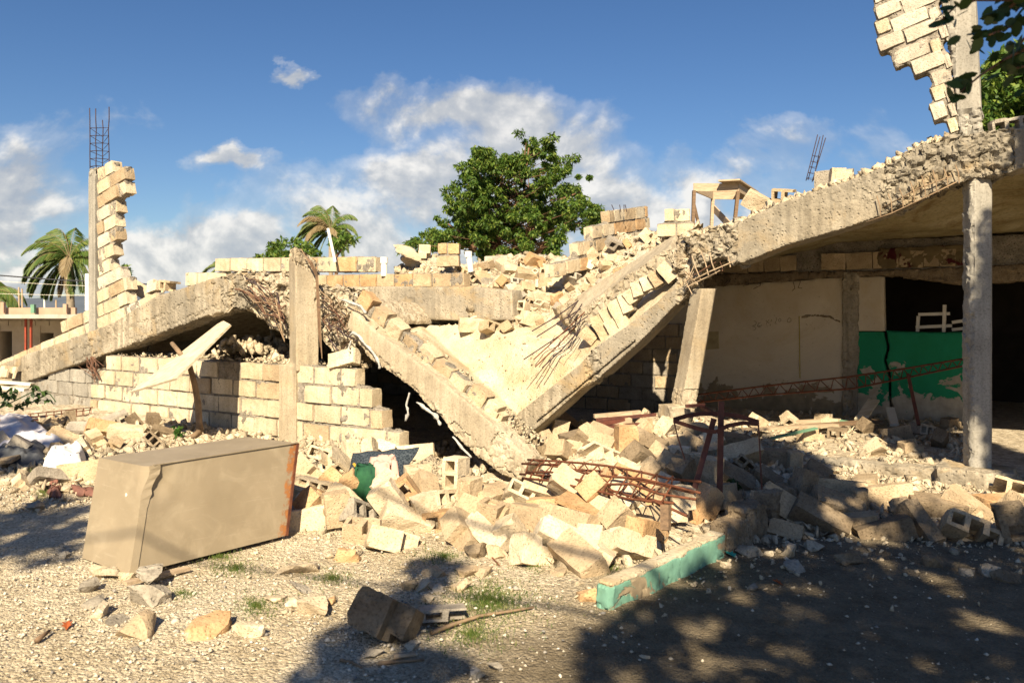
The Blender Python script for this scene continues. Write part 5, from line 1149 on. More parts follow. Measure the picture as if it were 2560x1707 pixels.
# lattice joist inside the room
root = thing('lattice_joist', P(1710, 1000, 10.4), 'bent rusty lattice joist lying across the open room', 'joist')
tpj = [P(1708, 991, 10.6), P(1900, 966, 10.3), P(2119, 942, 9.9), P(2270, 920, 9.6), P(2430, 893, 9.4)]; btj = [P(1717, 1009, 10.6), P(1900, 988, 10.3), P(2132, 971, 9.9), P(2275, 942, 9.6), P(2430, 910, 9.4)]
def along(pl, f):
    f *= len(pl) - 1; i = min(int(f), len(pl) - 2); return pl[i].lerp(pl[i + 1], f - i)
bars(root, [tpj, btj], .012, MT['rust'], 'chord')
for k in range(26): bars(root, [[along(tpj, k / 26), along(btj, (k + .5) / 26)], [along(btj, (k + .5) / 26), along(tpj, (k + 1) / 26)]], .006, MT['rust'], 'diagonal')
gq = Geo(); gq.bar(P(2270, 935, 9.6), P(2297, 1062, 9.2), .035, .035, V); gq.obj('strut', MT['redmetal'], root)
for i in range(6):
    x = R.uniform(1770, 2090); b = on(x, R.uniform(698, 706), BS - .05); o = Geo().tube([b, b + U * R.uniform(-.06, .06) - UP * R.uniform(.05, .1) - V * .04, b + U * R.uniform(-.12, .12) - UP * R.uniform(.08, .14) - V * .05], .004, 4).obj('hanging_bar', MT['rebardark'], bw)
# timber and steel offcuts
def offcut(a, Ya, b, Yb, wd, th, m, lab, cat='plank', name='plank'):
    o = Geo().bar(P(*a, Ya), P(*b, Yb), wd, th).obj(name, MT[m]); tag(o, lab, cat, 'planks and offcuts in the debris')
for a in [((1485, 1040), 8.6, (1600, 1030), 8.7, .05, .04, 'wood', 'pale batten on the debris left of the leaning post'), ((1470, 1062), 8.3, (1560, 1050), 8.4, .07, .04, 'redmetal', 'red steel offcut under the pale batten'), ((1490, 1050), 8.5, (1640, 1036), 8.5, .04, .03, 'redmetal', 'long red steel offcut left of the leaning post'), ((1510, 1068), 8.2, (1620, 1058), 8.2, .05, .03, 'redmetal', 'short red offcut on the block pile'), ((1520, 1045), 8.6, (1580, 1032), 8.6, .05, .04, 'wood', 'short pale stick among the red offcuts'), ((1714, 1015), 8.2, (1762, 1012), 8.2, .05, .03, 'redmetal', 'red angle iron right of the leaning post'), ((1755, 1018), 8.2, (1785, 1034), 8.0, .04, .03, 'redmetal', 'red angle iron sloping behind the hoop frame'),
          ((1985, 1068), 9.4, (2195, 1052), 10.0, .16, .03, 'wooddark', 'wide dark plank on the floor of the open room'), ((1840, 1075), 8.9, (2090, 1062), 9.4, .10, .03, 'wood', 'long grey plank on the floor of the open room'), ((1985, 1055), 9.8, (2050, 1052), 9.8, .08, .04, 'wood', 'short pale plank behind the wide dark one'), ((1930, 1095), 8.4, (2040, 1070), 8.8, .05, .02, 'greenwood', 'thin green-painted batten in the sunlit strip'), ((2040, 1042), 10.4, (2150, 1060), 10.0, .06, .03, 'greenwood', 'dark green batten against the back wall'), ((2225, 1020), 10.2, (2236, 1062), 9.8, .10, .03, 'scribewhite', 'white board leaning below the green dado'), ((2150, 1050), 10.0, (2185, 1000), 10.3, .14, .03, 'plank', 'pale board tilted against the dado')]:
    offcut(*a)
o = Geo().bar(G(1664, 1325, .25), P(1664, 1262, G(1664, 1325, .25).y + .05), .055, .04, V).obj('timber_stub', MT['wooddark']); tag(o, 'dark timber stub standing before the last bars of the cage', 'stub')

# ------------------------------------------------------------------ leaning board and props at left
TL, TR_, BR, BL_ = P(556, 800, 9.75), P(576, 811, 9.05), P(440, 945, 7.95), P(325, 979, 8.75)
n_ = (TR_ - TL).cross(BL_ - TL).normalized() * .022
gq = Geo(); gq.hexa([BL_, BR, TR_, TL, BL_ + n_, BR + n_, TR_ + n_, TL + n_]); tag(gq.obj('board', MT['plank']), 'long pale weathered board propped aslant against the block wall', 'board')
br = thing('dead_branch', P(495, 1090, 9.0), 'crooked dead branch propping up the pale board', 'branch')
Geo().tube([P(430, 858, 9.25), P(452, 885, 9.1), P(474, 915, 9.0), P(486, 960, 8.98), P(495, 1010, 8.95), P(497, 1050, 8.95), P(502, 1102, 8.95)], .026, 7, .040).obj('stem', MT['branch'], br, True)
Geo().tube([P(500, 1078, 8.93), P(480, 1092, 8.8), P(450, 1104, 8.7), P(415, 1120, 8.5)], .034, 7, .022).obj('fork', MT['branch'], br, True)
def louvre(a, b, Y, th, lab):
    o = Geo().bar(P(*a, Y), P(*b, Y), .10, th).obj('louvre_slat', MT['alu']); tag(o, lab, 'slat', 'cream slats at the left edge')
louvre((-30, 952), (82, 960), 9.6, .028, 'upper cream enamel slat at the left edge'); louvre((-30, 966), (66, 974), 9.5, .03, 'lower cream enamel slat at the left edge')

# ------------------------------------------------------------------ cloths
def cloth(name, quad, m, label, na=26, nb=18, amp=.04, lift=.12, freq=6, seed=0, cat='cloth', droop=0.0):
    vs = []; q = [Vector((x, y, 0)) for x, y in quad]
    for j in range(nb + 1):
        for i in range(na + 1):
            a, b = i / na, j / nb; e = q[0].lerp(q[1], a).lerp(q[3].lerp(q[2], a), b); w_ = noise.noise(Vector((a * 3 + seed, b * 3, 1))) * 14
            p = HIT(e.x + w_, e.y + w_ * .3, lift); f = noise.noise(Vector((a * freq + seed * 3, b * freq * .6, 2.2))) + .5 * noise.noise(Vector((a * freq * 2.3, b * freq * 2, seed)))
            edge = min(a, 1 - a, b, 1 - b) * 6
            vs.append(p + UP * (lift * min(1, .15 + edge) + f * amp - droop * (b > .8) * (b - .8)) + Vector((f * .01, -abs(f) * .02, 0)))
    fs = [(j * (na + 1) + i, j * (na + 1) + i + 1, (j + 1) * (na + 1) + i + 1, (j + 1) * (na + 1) + i) for j in range(nb) for i in range(na)]
    o = mk(name, vs, fs, MT[m], None, True); md = o.modifiers.new('thick', 'SOLIDIFY'); md.thickness = .004; md.offset = 1
    return tag(o, label, cat)
cloth('sheet', [(-30, 1022), (60, 1030), (172, 1080), (-30, 1105)], 'lilac', 'pale lilac sheet draped over rubble at the left edge', 34, 24, .045, .16, 3, 1, 'sheet')
cloth('cloth', [(118, 1100), (212, 1098), (216, 1138), (105, 1158)], 'cloth', 'crumpled white cloth over a block left of the cabinet', 30, 20, .04, .14, 3.5, 4)
cloth('tarpaulin', [(-20, 1098), (120, 1090), (110, 1150), (-20, 1150)], 'tarp', 'dark grey tarpaulin folded below the lilac sheet', 24, 14, .05, .08, 5, 7, 'tarpaulin')
def pillow(name, c, ax, ay_, m, label, th=.09):
    n = 16; vs = []; fs = []; nrm = ax.cross(ay_).normalized()
    for sgn in (1, -1):
        for j in range(n + 1):
            for i in range(n + 1):
                u_, v_ = i / n * 2 - 1, j / n * 2 - 1; h = ((1 - u_ ** 2) * (1 - v_ ** 2)) ** .42; pin = 1 - .10 * (1 - abs(u_ * v_))
                p = c + ax * u_ * pin + ay_ * v_ * pin + nrm * sgn * h * th; vs.append(p + nz(p, 7, 2) * .016)
    k = (n + 1) ** 2
    for s_ in (0, 1):
        for j in range(n):
            for i in range(n):
                a = s_ * k + j * (n + 1) + i; f = (a, a + 1, a + n + 2, a + n + 1); fs.append(f if s_ == 0 else f[::-1])
    o = mk(name, vs, fs, MT[m], None, True); return tag(o, label, 'cushion')
pc = HIT(945, 1215) + UP * .13
pillow('cushion', pc, Vector((.29, -.03, .03)), Vector((-.05, -.13, -.15)), 'denim', 'blue-grey patterned cushion wedged among the blocks')
cloth('cloth', [(888, 1158), (960, 1156), (950, 1176), (880, 1172)], 'greengold', 'dark green cloth bunched on top of the cushion', 16, 10, .02, .27, 4, 9)
cloth('cloth', [(905, 1140), (1000, 1136), (1000, 1156), (950, 1172)], 'pink', 'faded pink cloth thrown over the cushion', 20, 14, .03, .31, 5, 12)
o = Geo().bar(P(884, 1158, 6.75), P(902, 1182, 6.7), .02, .012).obj('cloth_band', MT['yellowband']); tag(o, 'yellow band on the edge of the green cloth', 'band')
# white rags caught under the fallen left beam
def rag(pts, s, wd, lab):
    pp = []; vs = []; fs = []
    for i in range(len(pts) - 1):
        for k in range(5): f = k / 5; pp.append(on(pts[i][0] * (1 - f) + pts[i + 1][0] * f + 5 * noise.noise(Vector((i + f, 1.7, s))), pts[i][1] * (1 - f) + pts[i + 1][1] * f + 5 * noise.noise(Vector((i + f, 7.7, s))), s))
    for i, p in enumerate(pp):
        d = (pp[min(i + 1, len(pp) - 1)] - pp[max(i - 1, 0)]).normalized(); w_ = wd * (.25 + .9 * abs(noise.noise(Vector((i * .37, wd * 90, pts[0][0]))))) * min(1, .3 + .25 * min(i, len(pp) - 1 - i)); q = d.cross(V).normalized() * w_
        tw_ = V * w_ * 1.4 * noise.noise(Vector((i * .5, 3.3, pts[0][1]))); vs += [p - q + tw_, p - V * .012, p + q - tw_]
    for i in range(len(pp) - 1): fs += [(3 * i, 3 * i + 1, 3 * i + 4, 3 * i + 3), (3 * i + 1, 3 * i + 2, 3 * i + 5, 3 * i + 4)]
    o = mk('rag', vs, fs, MT['strip'], None, True); md = o.modifiers.new('s', 'SOLIDIFY'); md.thickness = .006; tag(o, lab, 'rag', 'white rags caught in the fallen beam')
rag([(852, 748), (880, 755), (905, 768), (920, 785)], -.10, .03, 'white striped rag at the upper end of the fallen left beam')
rag([(872, 838), (885, 830), (900, 842), (925, 870), (948, 905), (950, 925)], -.10, .03, 'white rag hanging below the upper part of the fallen left beam'); rag([(1022, 980), (1018, 1010), (1022, 1035), (1014, 1055)], -.03, .028, 'narrow white rag dangling in the dark gap')
rag([(1040, 1004), (1070, 1022), (1095, 1045), (1105, 1065)], -.10, .028, 'white rag trailing along the underside of the fallen beam'); rag([(1130, 1090), (1160, 1120), (1185, 1150)], -.10, .022, 'shredded white rag near the tip of the fallen beam')
rag([(876, 850), (874, 870), (878, 885)], -.05, .02, 'short white rag strip beside the pillar gap')

# ------------------------------------------------------------------ table, pipes and small litter on the roof
FL, FR, BRt = P(1735, 459, 11.3), P(1845, 460, 11.2), P(1884, 481, 12.1); BLt = FL + BRt - FR
tb = thing('wooden_table', FL - UP * .75, 'rough wooden table standing askew on the roof rubble', 'table')
def pl(nm, a, b, wd, th, m='wood', up=UP): Geo().bar(a, b, th, wd, up).obj(nm, MT[m], tb)
for nm, a, b in (('apron', FL, FR), ('apron', FR, BRt), ('apron', BRt, BLt), ('apron', BLt, FL)): pl(nm, a - UP * .055, b - UP * .055, .115, .022)
for a, dx, ln, m_ in ((FL, (-.02, 0), .62, 'wooddark'), (FR, (-.05, .02), .52, 'wooddark'), (BRt, (-.04, .02), .62, 'wooddark'), (BLt, (-.03, 0), .66, 'wood')): pl('leg', a - UP * .10, a + Vector((dx[0], dx[1], -.10 - ln)), .055, .045, m_, Vector((0, -1, 0)))
pl('brace', BLt - UP * .26 + Vector((.02, 0, 0)), FR - UP * .60 + Vector((-.06, .1, 0)), .11, .02); pl('brace', FL - UP * .3, FL + Vector((.12, .1, -.70)), .05, .02, 'wooddark')
e1 = (FR - FL).normalized(); e2 = (BRt - FR).normalized(); gq = Geo(); a = FL.lerp(FR, .62) - e2 * .16 + UP * .012; bq = FR + e1 * .06 - e2 * .16 + UP * .03; gq.hexa([a, bq, bq + e2 * 1.25 - UP * .03, a + e2 * 1.25, a + UP * .022, bq + UP * .022, bq + e2 * 1.25 - UP * .008, a + e2 * 1.25 + UP * .022]); gq.obj('top_board', MT['wood'], tb)
def pipe(a, b, Y, r, lab, cap=False):
    root = thing('white_pipe', P(*b, Y), lab, 'pipe'); Geo().tube([P(*b, Y), P(*a, Y)], r, 14).obj('tube', MT['pvc'], root, False)
    if cap: p, q = P(*a, Y), P(a[0], a[1] + 13, Y); Geo().tube([q, p + UP * .01], r * 1.25, 14).obj('cap', MT['pvc'], root, False)
pipe((820, 571), (838, 655), 12.6, .023, 'slanting thin white pipe behind the pillar'); pipe((960, 645), (960, 690), 12.2, .047, 'short capped white pipe at the end of the parapet row', True); pipe((1171, 630), (1177, 680), 12.0, .044, 'short capped white pipe in the roof rubble', True)
o = link('broken_slab', RL['cream'][1], P(1020, 630, 12.3), None, (.5, .3, .4), (.30, .22, .09)); tag(o, 'jagged slab shard jutting left over the rear parapet', 'slab')
for x, dx in ((1537, -8), (1552, -3), (1567, -4), (1560, 0)): tag(Geo().tube([P(x, 530, 12.6), P(x + dx, 512, 12.6)], .006, 4).obj('bar_stub', MT['rebardark']), '%s thin bar stub on top of the stepped roof wall' % {1537: 'leftmost', 1552: 'second', 1567: 'rightmost', 1560: 'third'}[x], 'bar', 'bar stubs on the stepped roof wall')
# litter on the ground
def stick(pts, r, m, lab, name='stick'):
    o = Geo().tube([HIT(x, y) + UP * r * 1.2 for x, y in pts], r, 6, r * .5).obj(name, MT[m], None, True); tag(o, lab, 'stick', 'sticks on the ground')
stick([(1078, 1592), (1130, 1572), (1200, 1548), (1270, 1535), (1335, 1526)], .012, 'branch', 'long thin stick lying across the grass patch'); stick([(850, 1658), (880, 1662), (905, 1675)], .008, 'branch', 'short stick in the bottom shade'); stick([(945, 1664), (1000, 1660), (1060, 1658)], .010, 'branch', 'straight stick in the bottom shade'); stick([(1180, 1340), (1210, 1375), (1248, 1418)], .010, 'rust', 'thin rusty rod at the toe of the pile', 'rod'); stick([(985, 1650), (1040, 1645)], .014, 'wood', 'pale stick end beside the dark broken block')
stick([(92, 1612), (108, 1600), (124, 1588)], .014, 'wooddark', 'short splinter of wood in the left foreground')
def leaf_card(px, py, s, m, lab, yaw):
    p = HIT(px, py) + UP * .012; vs = []; pr = [(0, -1), (.25, -.5), (.6, -.45), (.4, -.05), (.75, .2), (.35, .3), (.12, 1), (-.25, .45), (-.7, .35), (-.4, 0), (-.65, -.4), (-.25, -.5)]
    for x, y in pr: q = Vector((x, y, 0)); q.rotate(Euler((0, 0, yaw))); vs.append(p + q * s + UP * (.02 * abs(x) + .012 * y))
    o = mk('fallen_leaf', vs + [p], [(i, (i + 1) % 12, 12) for i in range(12)], MT[m]); md = o.modifiers.new('s', 'SOLIDIFY'); md.thickness = .002; tag(o, lab, 'leaf')
leaf_card(168, 1570, .035, 'redbrown_leaf', 'curled red-brown leaf on the left gravel', .4); leaf_card(1945, 1462, .03, 'redbrown_leaf', 'rust-red leaf in the right shade', 1.3)
leaf_card(1828, 1392, .05, 'greenchip', 'flake of turquoise paint beyond the kerb', .8)
o = cloth('wrapper', [(98, 1172), (138, 1178), (140, 1192), (100, 1188)], 'yellow', 'crumpled yellow and red wrapper in the rubble at left', 10, 6, .03, .06, 4, 2, 'wrapper')
for i, (q, lab) in enumerate([([(118, 1190), (148, 1190), (148, 1206), (118, 1206)], 'small rusty tin scrap by the yellow wrapper'), ([(180, 1212), (236, 1212), (240, 1230), (190, 1226)], 'rusty corrugated scrap left of the cabinet'), ([(118, 1210), (150, 1208), (152, 1230), (122, 1232)], 'dull tin scrap below the small rusty one')]):
    cloth('tin_scrap', q, 'tin', lab, 14, 6, .02, .05, 9, 20 + i, 'scrap')
# ------------------------------------------------------------------ plants
rn = np.random.default_rng(12)
def leaf_quads(c, d, nrm, ln, wd):
    """folded diamond leaves: centres, directions, normals (n,3), lengths and widths (n)"""
    d = d / np.linalg.norm(d, axis=1, keepdims=True); s = np.cross(d, nrm); s /= np.linalg.norm(s, axis=1, keepdims=True) + 1e-9; n_ = np.cross(s, d)
    l, w_ = ln[:, None], wd[:, None]
    v = np.stack([c - d * l * .5, c + s * w_ * .5 + n_ * w_ * .12 - d * l * .05, c + d * l * .5, c - s * w_ * .5 + n_ * w_ * .12 - d * l * .05], 1).reshape(-1, 3)
    return v, np.arange(len(v), dtype=np.int32).reshape(-1, 4)
def leaves(name, centres, rad, per, ln, wd, m, parent, droop=.3, hang=0.0):
    n = len(centres) * per; c = np.repeat(np.asarray(centres, dtype=np.float32), per, axis=0)
    o_ = rn.normal(size=(n, 3)); o_ /= np.linalg.norm(o_, axis=1, keepdims=True); r_ = np.repeat(np.asarray(rad, dtype=np.float32), per)[:, None] * rn.uniform(.35, 1.0, (n, 1))
    pos = c + o_ * r_ * np.array([1, 1, .75]); d = o_ * .7 + rn.normal(size=(n, 3)) * .6 + np.array([0, 0, -droop]); nm = rn.normal(size=(n, 3)) * .7 + np.array([0, 0, 1])
    v, q = leaf_quads(pos, d, nm, ln * rn.uniform(.7, 1.3, n), wd * rn.uniform(.7, 1.3, n))
    return mk_np(name, v, q, m, parent)
def poly_clumps(poly, Y, n, dy, seed, dmin=0):
    rr = random.Random(seed); xs_ = [p[0] for p in poly]; ys_ = [p[1] for p in poly]; out = []
    while len(out) < n:
        px, py = rr.uniform(min(xs_), max(xs_)), rr.uniform(min(ys_), max(ys_))
        if inside(px, py, poly): out.append(tuple(P(px, py, Y + rr.uniform(-1, 1) * dy)))
    return out
# big tree behind the roof
src = [(290, 1290), (270, 1240), (460, 1160), (470, 1040), (640, 960), (620, 800), (640, 720), (720, 640), (740, 600), (830, 580), (760, 480), (850, 360), (870, 260), (960, 235), (1010, 290), (1000, 400), (1080, 360), (1200, 390), (1220, 440), (1330, 430), (1310, 260), (1350, 240), (1440, 340), (1560, 320), (1540, 440), (1690, 450), (1670, 600), (1760, 600), (1720, 710), (1860, 760), (1960, 850), (1990, 1040), (1900, 1150), (1690, 1240), (1600, 1330), (1420, 1330), (1300, 1280), (1240, 1330), (900, 1400), (700, 1290), (560, 1220), (400, 1250)]
poly = [(960 + x / 3.733, 280 + y / 3.733) for x, y in src]
TYd = 20.0
tr = thing('leafy_tree', P(1220, 800, TYd), 'large dense green tree rising behind the roof rubble', 'tree')
prim = poly_clumps(poly, TYd, 175, 1.6, 3); rr = random.Random(8); cl = []
for q_ in prim:
    for _ in range(4): cl.append((q_[0] + rr.gauss(0, .16), q_[1] + rr.gauss(0, .2), q_[2] + rr.gauss(0, .10)))
leaves('crown', cl, rn.uniform(.07, .20, len(cl)), 95, .115, .042, MT['leaf'], tr, .55)
gq = Geo()
for pts in [[(1216, 800), (1220, 650), (1224, 580), (1220, 520), (1226, 430), (1216, 370)], [(1214, 800), (1210, 655), (1180, 612), (1160, 585), (1120, 560)], [(1220, 800), (1224, 640), (1230, 560), (1205, 520), (1170, 460)], [(1330, 800), (1330, 640), (1322, 560), (1310, 470), (1322, 370)], [(1300, 800), (1310, 640), (1340, 560), (1400, 500), (1450, 480)], [(1226, 640), (1245, 590), (1280, 540), (1300, 480)], [(1330, 650), (1370, 600), (1430, 570)]]:
    gq.tube([P(x, y, TYd + R.uniform(-.3, .3)) for x, y in pts], .075, 7, .018)
gq.obj('trunk', MT['bark'], tr, True)
gq = Geo(); rr = random.Random(3)
for c in prim:
    p = Vector(c); q = P(rr.choice([1224, 1322, 1240, 1310]), float(np.clip(HZ - (p.z - CZ) / TYd * F + 70, 380, 640)), TYd); gq.tube([q, q.lerp(p, .5) + UP * .08, p], .016, 4, .005)
gq.obj('twigs', MT['bark'], tr)
# trees at the right edge, a bush and a thin tree beside the palms
def simple_tree(name, label, poly, Y, n, dy, per, ln, wd, m, stems, rad=(.15, .3), seed=0):
    root = thing(name, P(stems[0][0][0], 800, Y), label, 'tree'); cl = poly_clumps(poly, Y, n, dy, seed)
    leaves('crown', cl, rn.uniform(rad[0], rad[1], n), per, ln, wd, m, root, .4); gq = Geo()
    for s_ in stems: gq.tube([P(x, y, Y) for x, y in s_], .07 * Y / 20, 6, .015)
    gq.obj('trunk', MT['bark'], root, True)
simple_tree('leafy_tree', 'dark leafy tree behind the beam at the right edge', [(2452, 190), (2475, 150), (2520, 130), (2640, 110), (2640, 330), (2450, 335), (2446, 280)], 15.0, 150, 1.2, 80, .15, .06, MT['leaf'], [[(2540, 800), (2530, 400), (2510, 250)]], (.18, .36), 4)
simple_tree('small_tree', 'thin leafy tree left of the middle palm', [(652, 640), (672, 612), (700, 602), (735, 598), (770, 610), (800, 630), (790, 655), (640, 655)], 34.0, 40, 1.5, 50, .22, .10, MT['leaf'], [[(720, 800), (718, 660), (730, 610)]], (.2, .45), 5)
simple_tree('small_tree', 'spindly leafy branch tree right of the middle palm', [(830, 600), (850, 588), (890, 585), (893, 598), (868, 612), (845, 625)], 34.0, 14, .8, 40, .22, .10, MT['leaf'], [[(838, 800), (842, 640), (870, 600)]], (.15, .35), 6)
simple_tree('small_tree', 'tuft of foliage at the far left pillar foot', [(300, 680), (312, 668), (318, 690), (305, 700)], 26.0, 8, .6, 40, .18, .08, MT['leaf'], [[(310, 800), (310, 690)]], (.12, .25), 7)
def palm(label, cpx, cpy, Y, fr, base_px, dry=0, trunk_r=.14, wind=-.35, seed=0, leaflet=.85):
    rr = random.Random(seed); c = P(cpx, cpy, Y); root = thing('palm_tree', P(base_px, 830, Y), label, 'palm', 'coconut palms')
    root.location.z = 0; WL[root.name] = Vector((root.location.x, root.location.y, 0))
    Geo().tube([Vector((P(base_px, 0, Y).x, Y, 0)), (Vector((P(base_px, 0, Y).x, Y, 0)) + c) / 2 + Vector((.1, 0, 0)), c], trunk_r * 1.3, 9, trunk_r * .8).obj('trunk', MT['palmbark'], root, True)
    for k, (az, el, ln) in enumerate(fr):
        isdry = k >= len(fr) - dry; d0 = Vector((math.cos(math.radians(az)) * math.cos(math.radians(el)), math.sin(math.radians(az)) * math.cos(math.radians(el)), math.sin(math.radians(el))))
        n = 34; p = c.copy(); d = d0.copy(); C_, D_, N_, Ls, Ws = [], [], [], [], []; line = [p.copy()]
        for i in range(n):
            f = i / n; d = (d + Vector((wind * .035, 0, -.055 - .05 * f))).normalized(); p = p + d * ln / n; line.append(p.copy())
            if i < 2: continue
            ll = leaflet * ln * .42 * (math.sin(math.pi * min(1, f * .93 + .07)) ** .6) * rr.uniform(.85, 1.1); side = d.cross(UP); side = side.normalized() if side.length > .05 else Vector((0, 1, 0))
            for sg in (-1, 1):
                for sub in (0, .33, .66):
                    ld_ = (side * sg * .62 + d * .62 + Vector((wind * .75, 0, -.62 - .25 * rr.random()))).normalized()
                    q = p + d * ln / n * sub
                    C_.append(tuple(q + ld_ * ll * .5)); D_.append(tuple(ld_)); N_.append((rr.gauss(0, .3), -1 + rr.gauss(0, .3), .4)); Ls.append(ll); Ws.append(.024 * ln / 2.2)
        v, q = leaf_quads(np.array(C_), np.array(D_), np.array(N_), np.array(Ls), np.array(Ws) * 1.9)
        fo = mk_np('frond', v, q, MT['palmdry' if isdry else 'palm'], root)
        Geo().tube(line, .018 * ln / 2.2, 4, .005).obj('midrib', MT['palmdry'], fo)
FR1 = [(165, 78, 1.9), (150, 62, 2.1), (120, 82, 2.0), (60, 80, 1.8), (20, 68, 1.7), (175, 48, 2.1), (185, 34, 2.1), (178, 18, 2.1), (190, 4, 2.0), (172, -12, 1.8), (5, 50, 1.6), (0, 30, 1.6), (-8, 10, 1.5), (-15, -12, 1.5), (182, -28, 1.7), (30, 38, 1.6), (200, -48, 1.6), (-35, -40, 1.4), (140, 58, 2.0), (215, 66, 1.9), (240, 40, 1.8), (100, 66, 1.9), (-60, 30, 1.5), (-20, -62, 1.4), (160, -60, 1.4), (90, -70, 1.3)]
palm('big windblown palm behind the far left pillar', 172, 648, 30.0, FR1, 168, 4, .14, -.30, 3, .72)
palm('middle palm with a white pipe before it', 826, 577, 52.0, [(a_, e_, l_ * 1.4) for a_, e_, l_ in FR1[::1] if e_ > -50], 822, 4, .15, -.25, 5, .7)
palm('drooping palm tip at the left edge', -22, 728, 30.0, [(0, 20, 1.7), (10, 0, 1.5), (-10, -20, 1.4), (30, 40, 1.5), (170, 40, 1.6), (100, 60, 1.5)], -24, 0, .12, -.1, 7)
palm('small palm top behind the rear parapet', 560, 668, 48.0, [(170, 45, 1.7), (120, 65, 1.6), (60, 55, 1.5), (10, 30, 1.4), (185, 10, 1.5), (-20, 0, 1.3)], 560, 0, .15, -.35, 9)
# weeds and grass
def weed(px, py, n, h, lab, s=.05, Y=None, m='weed'):
    p = HIT(px, py) if Y is None else P(px, py, Y); root = thing('weed', p, lab, 'plant'); rr = random.Random(px); cs = []; gq = Geo()
    for k in range(n):
        a = rr.uniform(0, 6.28); t_ = p + Vector((math.cos(a) * h * .5, math.sin(a) * h * .3, h * rr.uniform(.6, 1.1))); gq.tube([p, p.lerp(t_, .5) + UP * h * .15, t_], .004, 4, .002); cs += [tuple(t_), tuple(p.lerp(t_, .6) + UP * h * .1)]
    gq.obj('stem', MT['weed'], root); leaves('leaf_cluster', cs, [s] * len(cs), 6, s * 1.3, s * .75, MT[m], root, .2)['kind'] = 'stuff'
weed(438, 1105, 4, .16, 'small green weed growing behind the cabinet', .045)
weed(1830, 1245, 5, .10, 'dark weed at the foot of the hoop post', .04, None, 'darkleaf')
sh = thing('shrub', P(20, 1010, 8.9), 'dark leafy sprig in front of the grey wall stump', 'shrub'); cs = [P(px, py, 8.9 + R.uniform(-.1, .1)) for px, py in [(8, 985), (20, 995), (35, 990), (70, 1003), (95, 1000), (110, 985), (90, 985), (85, 970), (60, 1010), (45, 1018), (120, 1005), (15, 1010), (-5, 975), (30, 978)]]
leaves('leaf_cluster', [tuple(c) for c in cs], [.05] * len(cs), 8, .085, .045, MT['darkleaf'], sh, .5)['kind'] = 'stuff'
Geo().tube([P(0, 1020, 8.9), P(60, 990, 8.9), P(90, 975, 8.9), P(125, 985, 8.9), P(140, 1005, 8.9)], .006, 4).obj('stem', MT['darkleaf'], sh)
def grass(blobs, lab):
    vs = []; rr = random.Random(9)
    C_, D_, N_, Ls, Ws = [], [], [], [], []
    for (px, py, rx, ry, n) in blobs:
        for _ in range(n):
            a = rr.uniform(0, 6.28); r_ = abs(rr.gauss(0, .75)); p = HIT(px + rx * r_ * math.cos(a), py + ry * r_ * math.sin(a)); h = rr.uniform(.012, .04); d = Vector((rr.gauss(0, .5), rr.gauss(0, .5), 1)).normalized()
            C_.append(tuple(p + d * h * .5)); D_.append(tuple(d)); N_.append((rr.gauss(0, 1), -1, 0)); Ls.append(h); Ws.append(rr.uniform(.002, .0045))
    v, q = leaf_quads(np.array(C_), np.array(D_), np.array(N_), np.array(Ls), np.array(Ws)); tag(mk_np('grass', v, q, MT['grass']), lab, 'grass', None, 'stuff')
grass([(1225, 1505, 105, 55, 2600), (1180, 1590, 80, 40, 700), (640, 1520, 60, 30, 700), (590, 1425, 60, 20, 500), (830, 1450, 60, 20, 450), (545, 1395, 50, 14, 350), (1110, 1395, 70, 18, 500), (1520, 1425, 50, 18, 350), (70, 1188, 70, 22, 1500), (105, 1235, 25, 20, 500), (1340, 1420, 60, 20, 300), (455, 1490, 40, 15, 200)], 'thin green grass in tufts over the gravel')
# overhanging shade tree: trunk behind the camera, its crown throws the dappled shade
st = thing('shade_tree', (4.6, -3.5, 0), 'near dark-leaved branches hanging in at the top right corner', 'tree')
def proj(x, y, z): return CX + x / y * F, HZ - (z - CZ) / y * F
rr = random.Random(21); cl = []; TS = TO_SUN / TO_SUN.z
def shade(polys, box, dens, hmin=4.6, hmax=7.2):
    area = (box[1] - box[0]) * (box[3] - box[2])
    for _ in range(int(area * dens)):
        x, y = rr.uniform(box[0], box[1]), rr.uniform(box[2], box[3]); z = H(x, y); px, py = proj(x, y, z)
        if any(inside(px, py, q) for q in polys): cl.append(tuple(Vector((x, y, z)) + TS * rr.uniform(hmin, hmax)))
POLY_R = [(1500, 1760), (1460, 1690), (1420, 1640), (1500, 1590), (1560, 1570), (1620, 1530), (1680, 1490), (1700, 1470), (1780, 1400), (1850, 1320), (1880, 1270), (1800, 1210), (1690, 1180), (1690, 1140), (1720, 1090), (1760, 1080), (1830, 1085), (1960, 1110), (2070, 1170), (2120, 1260), (2330, 1290), (2480, 1330), (2560, 1330), (2700, 1300), (2700, 1900), (1500, 1900)]
POLY_C = [(640, 1900), (760, 1700), (820, 1610), (910, 1540), (950, 1460), (1040, 1400), (1130, 1405), (1140, 1440), (1100, 1480), (1070, 1540), (1090, 1600), (1150, 1650), (1180, 1720), (1190, 1900)]
POLY_R2 = [(1690, 1110), (1760, 1080), (1900, 1105), (2060, 1165), (2100, 1250), (1900, 1330), (1700, 1290), (1640, 1180)]
POLY_F = [(2130, 1042), (2400, 1040), (2420, 1168), (2250, 1142)]
POLY_L = [(-100, 1300), (120, 1235), (222, 1270), (222, 1375), (160, 1400), (-100, 1440)]
POLY_L2 = [(-100, 1060), (120, 1065), (160, 1110), (130, 1170), (-100, 1200)]
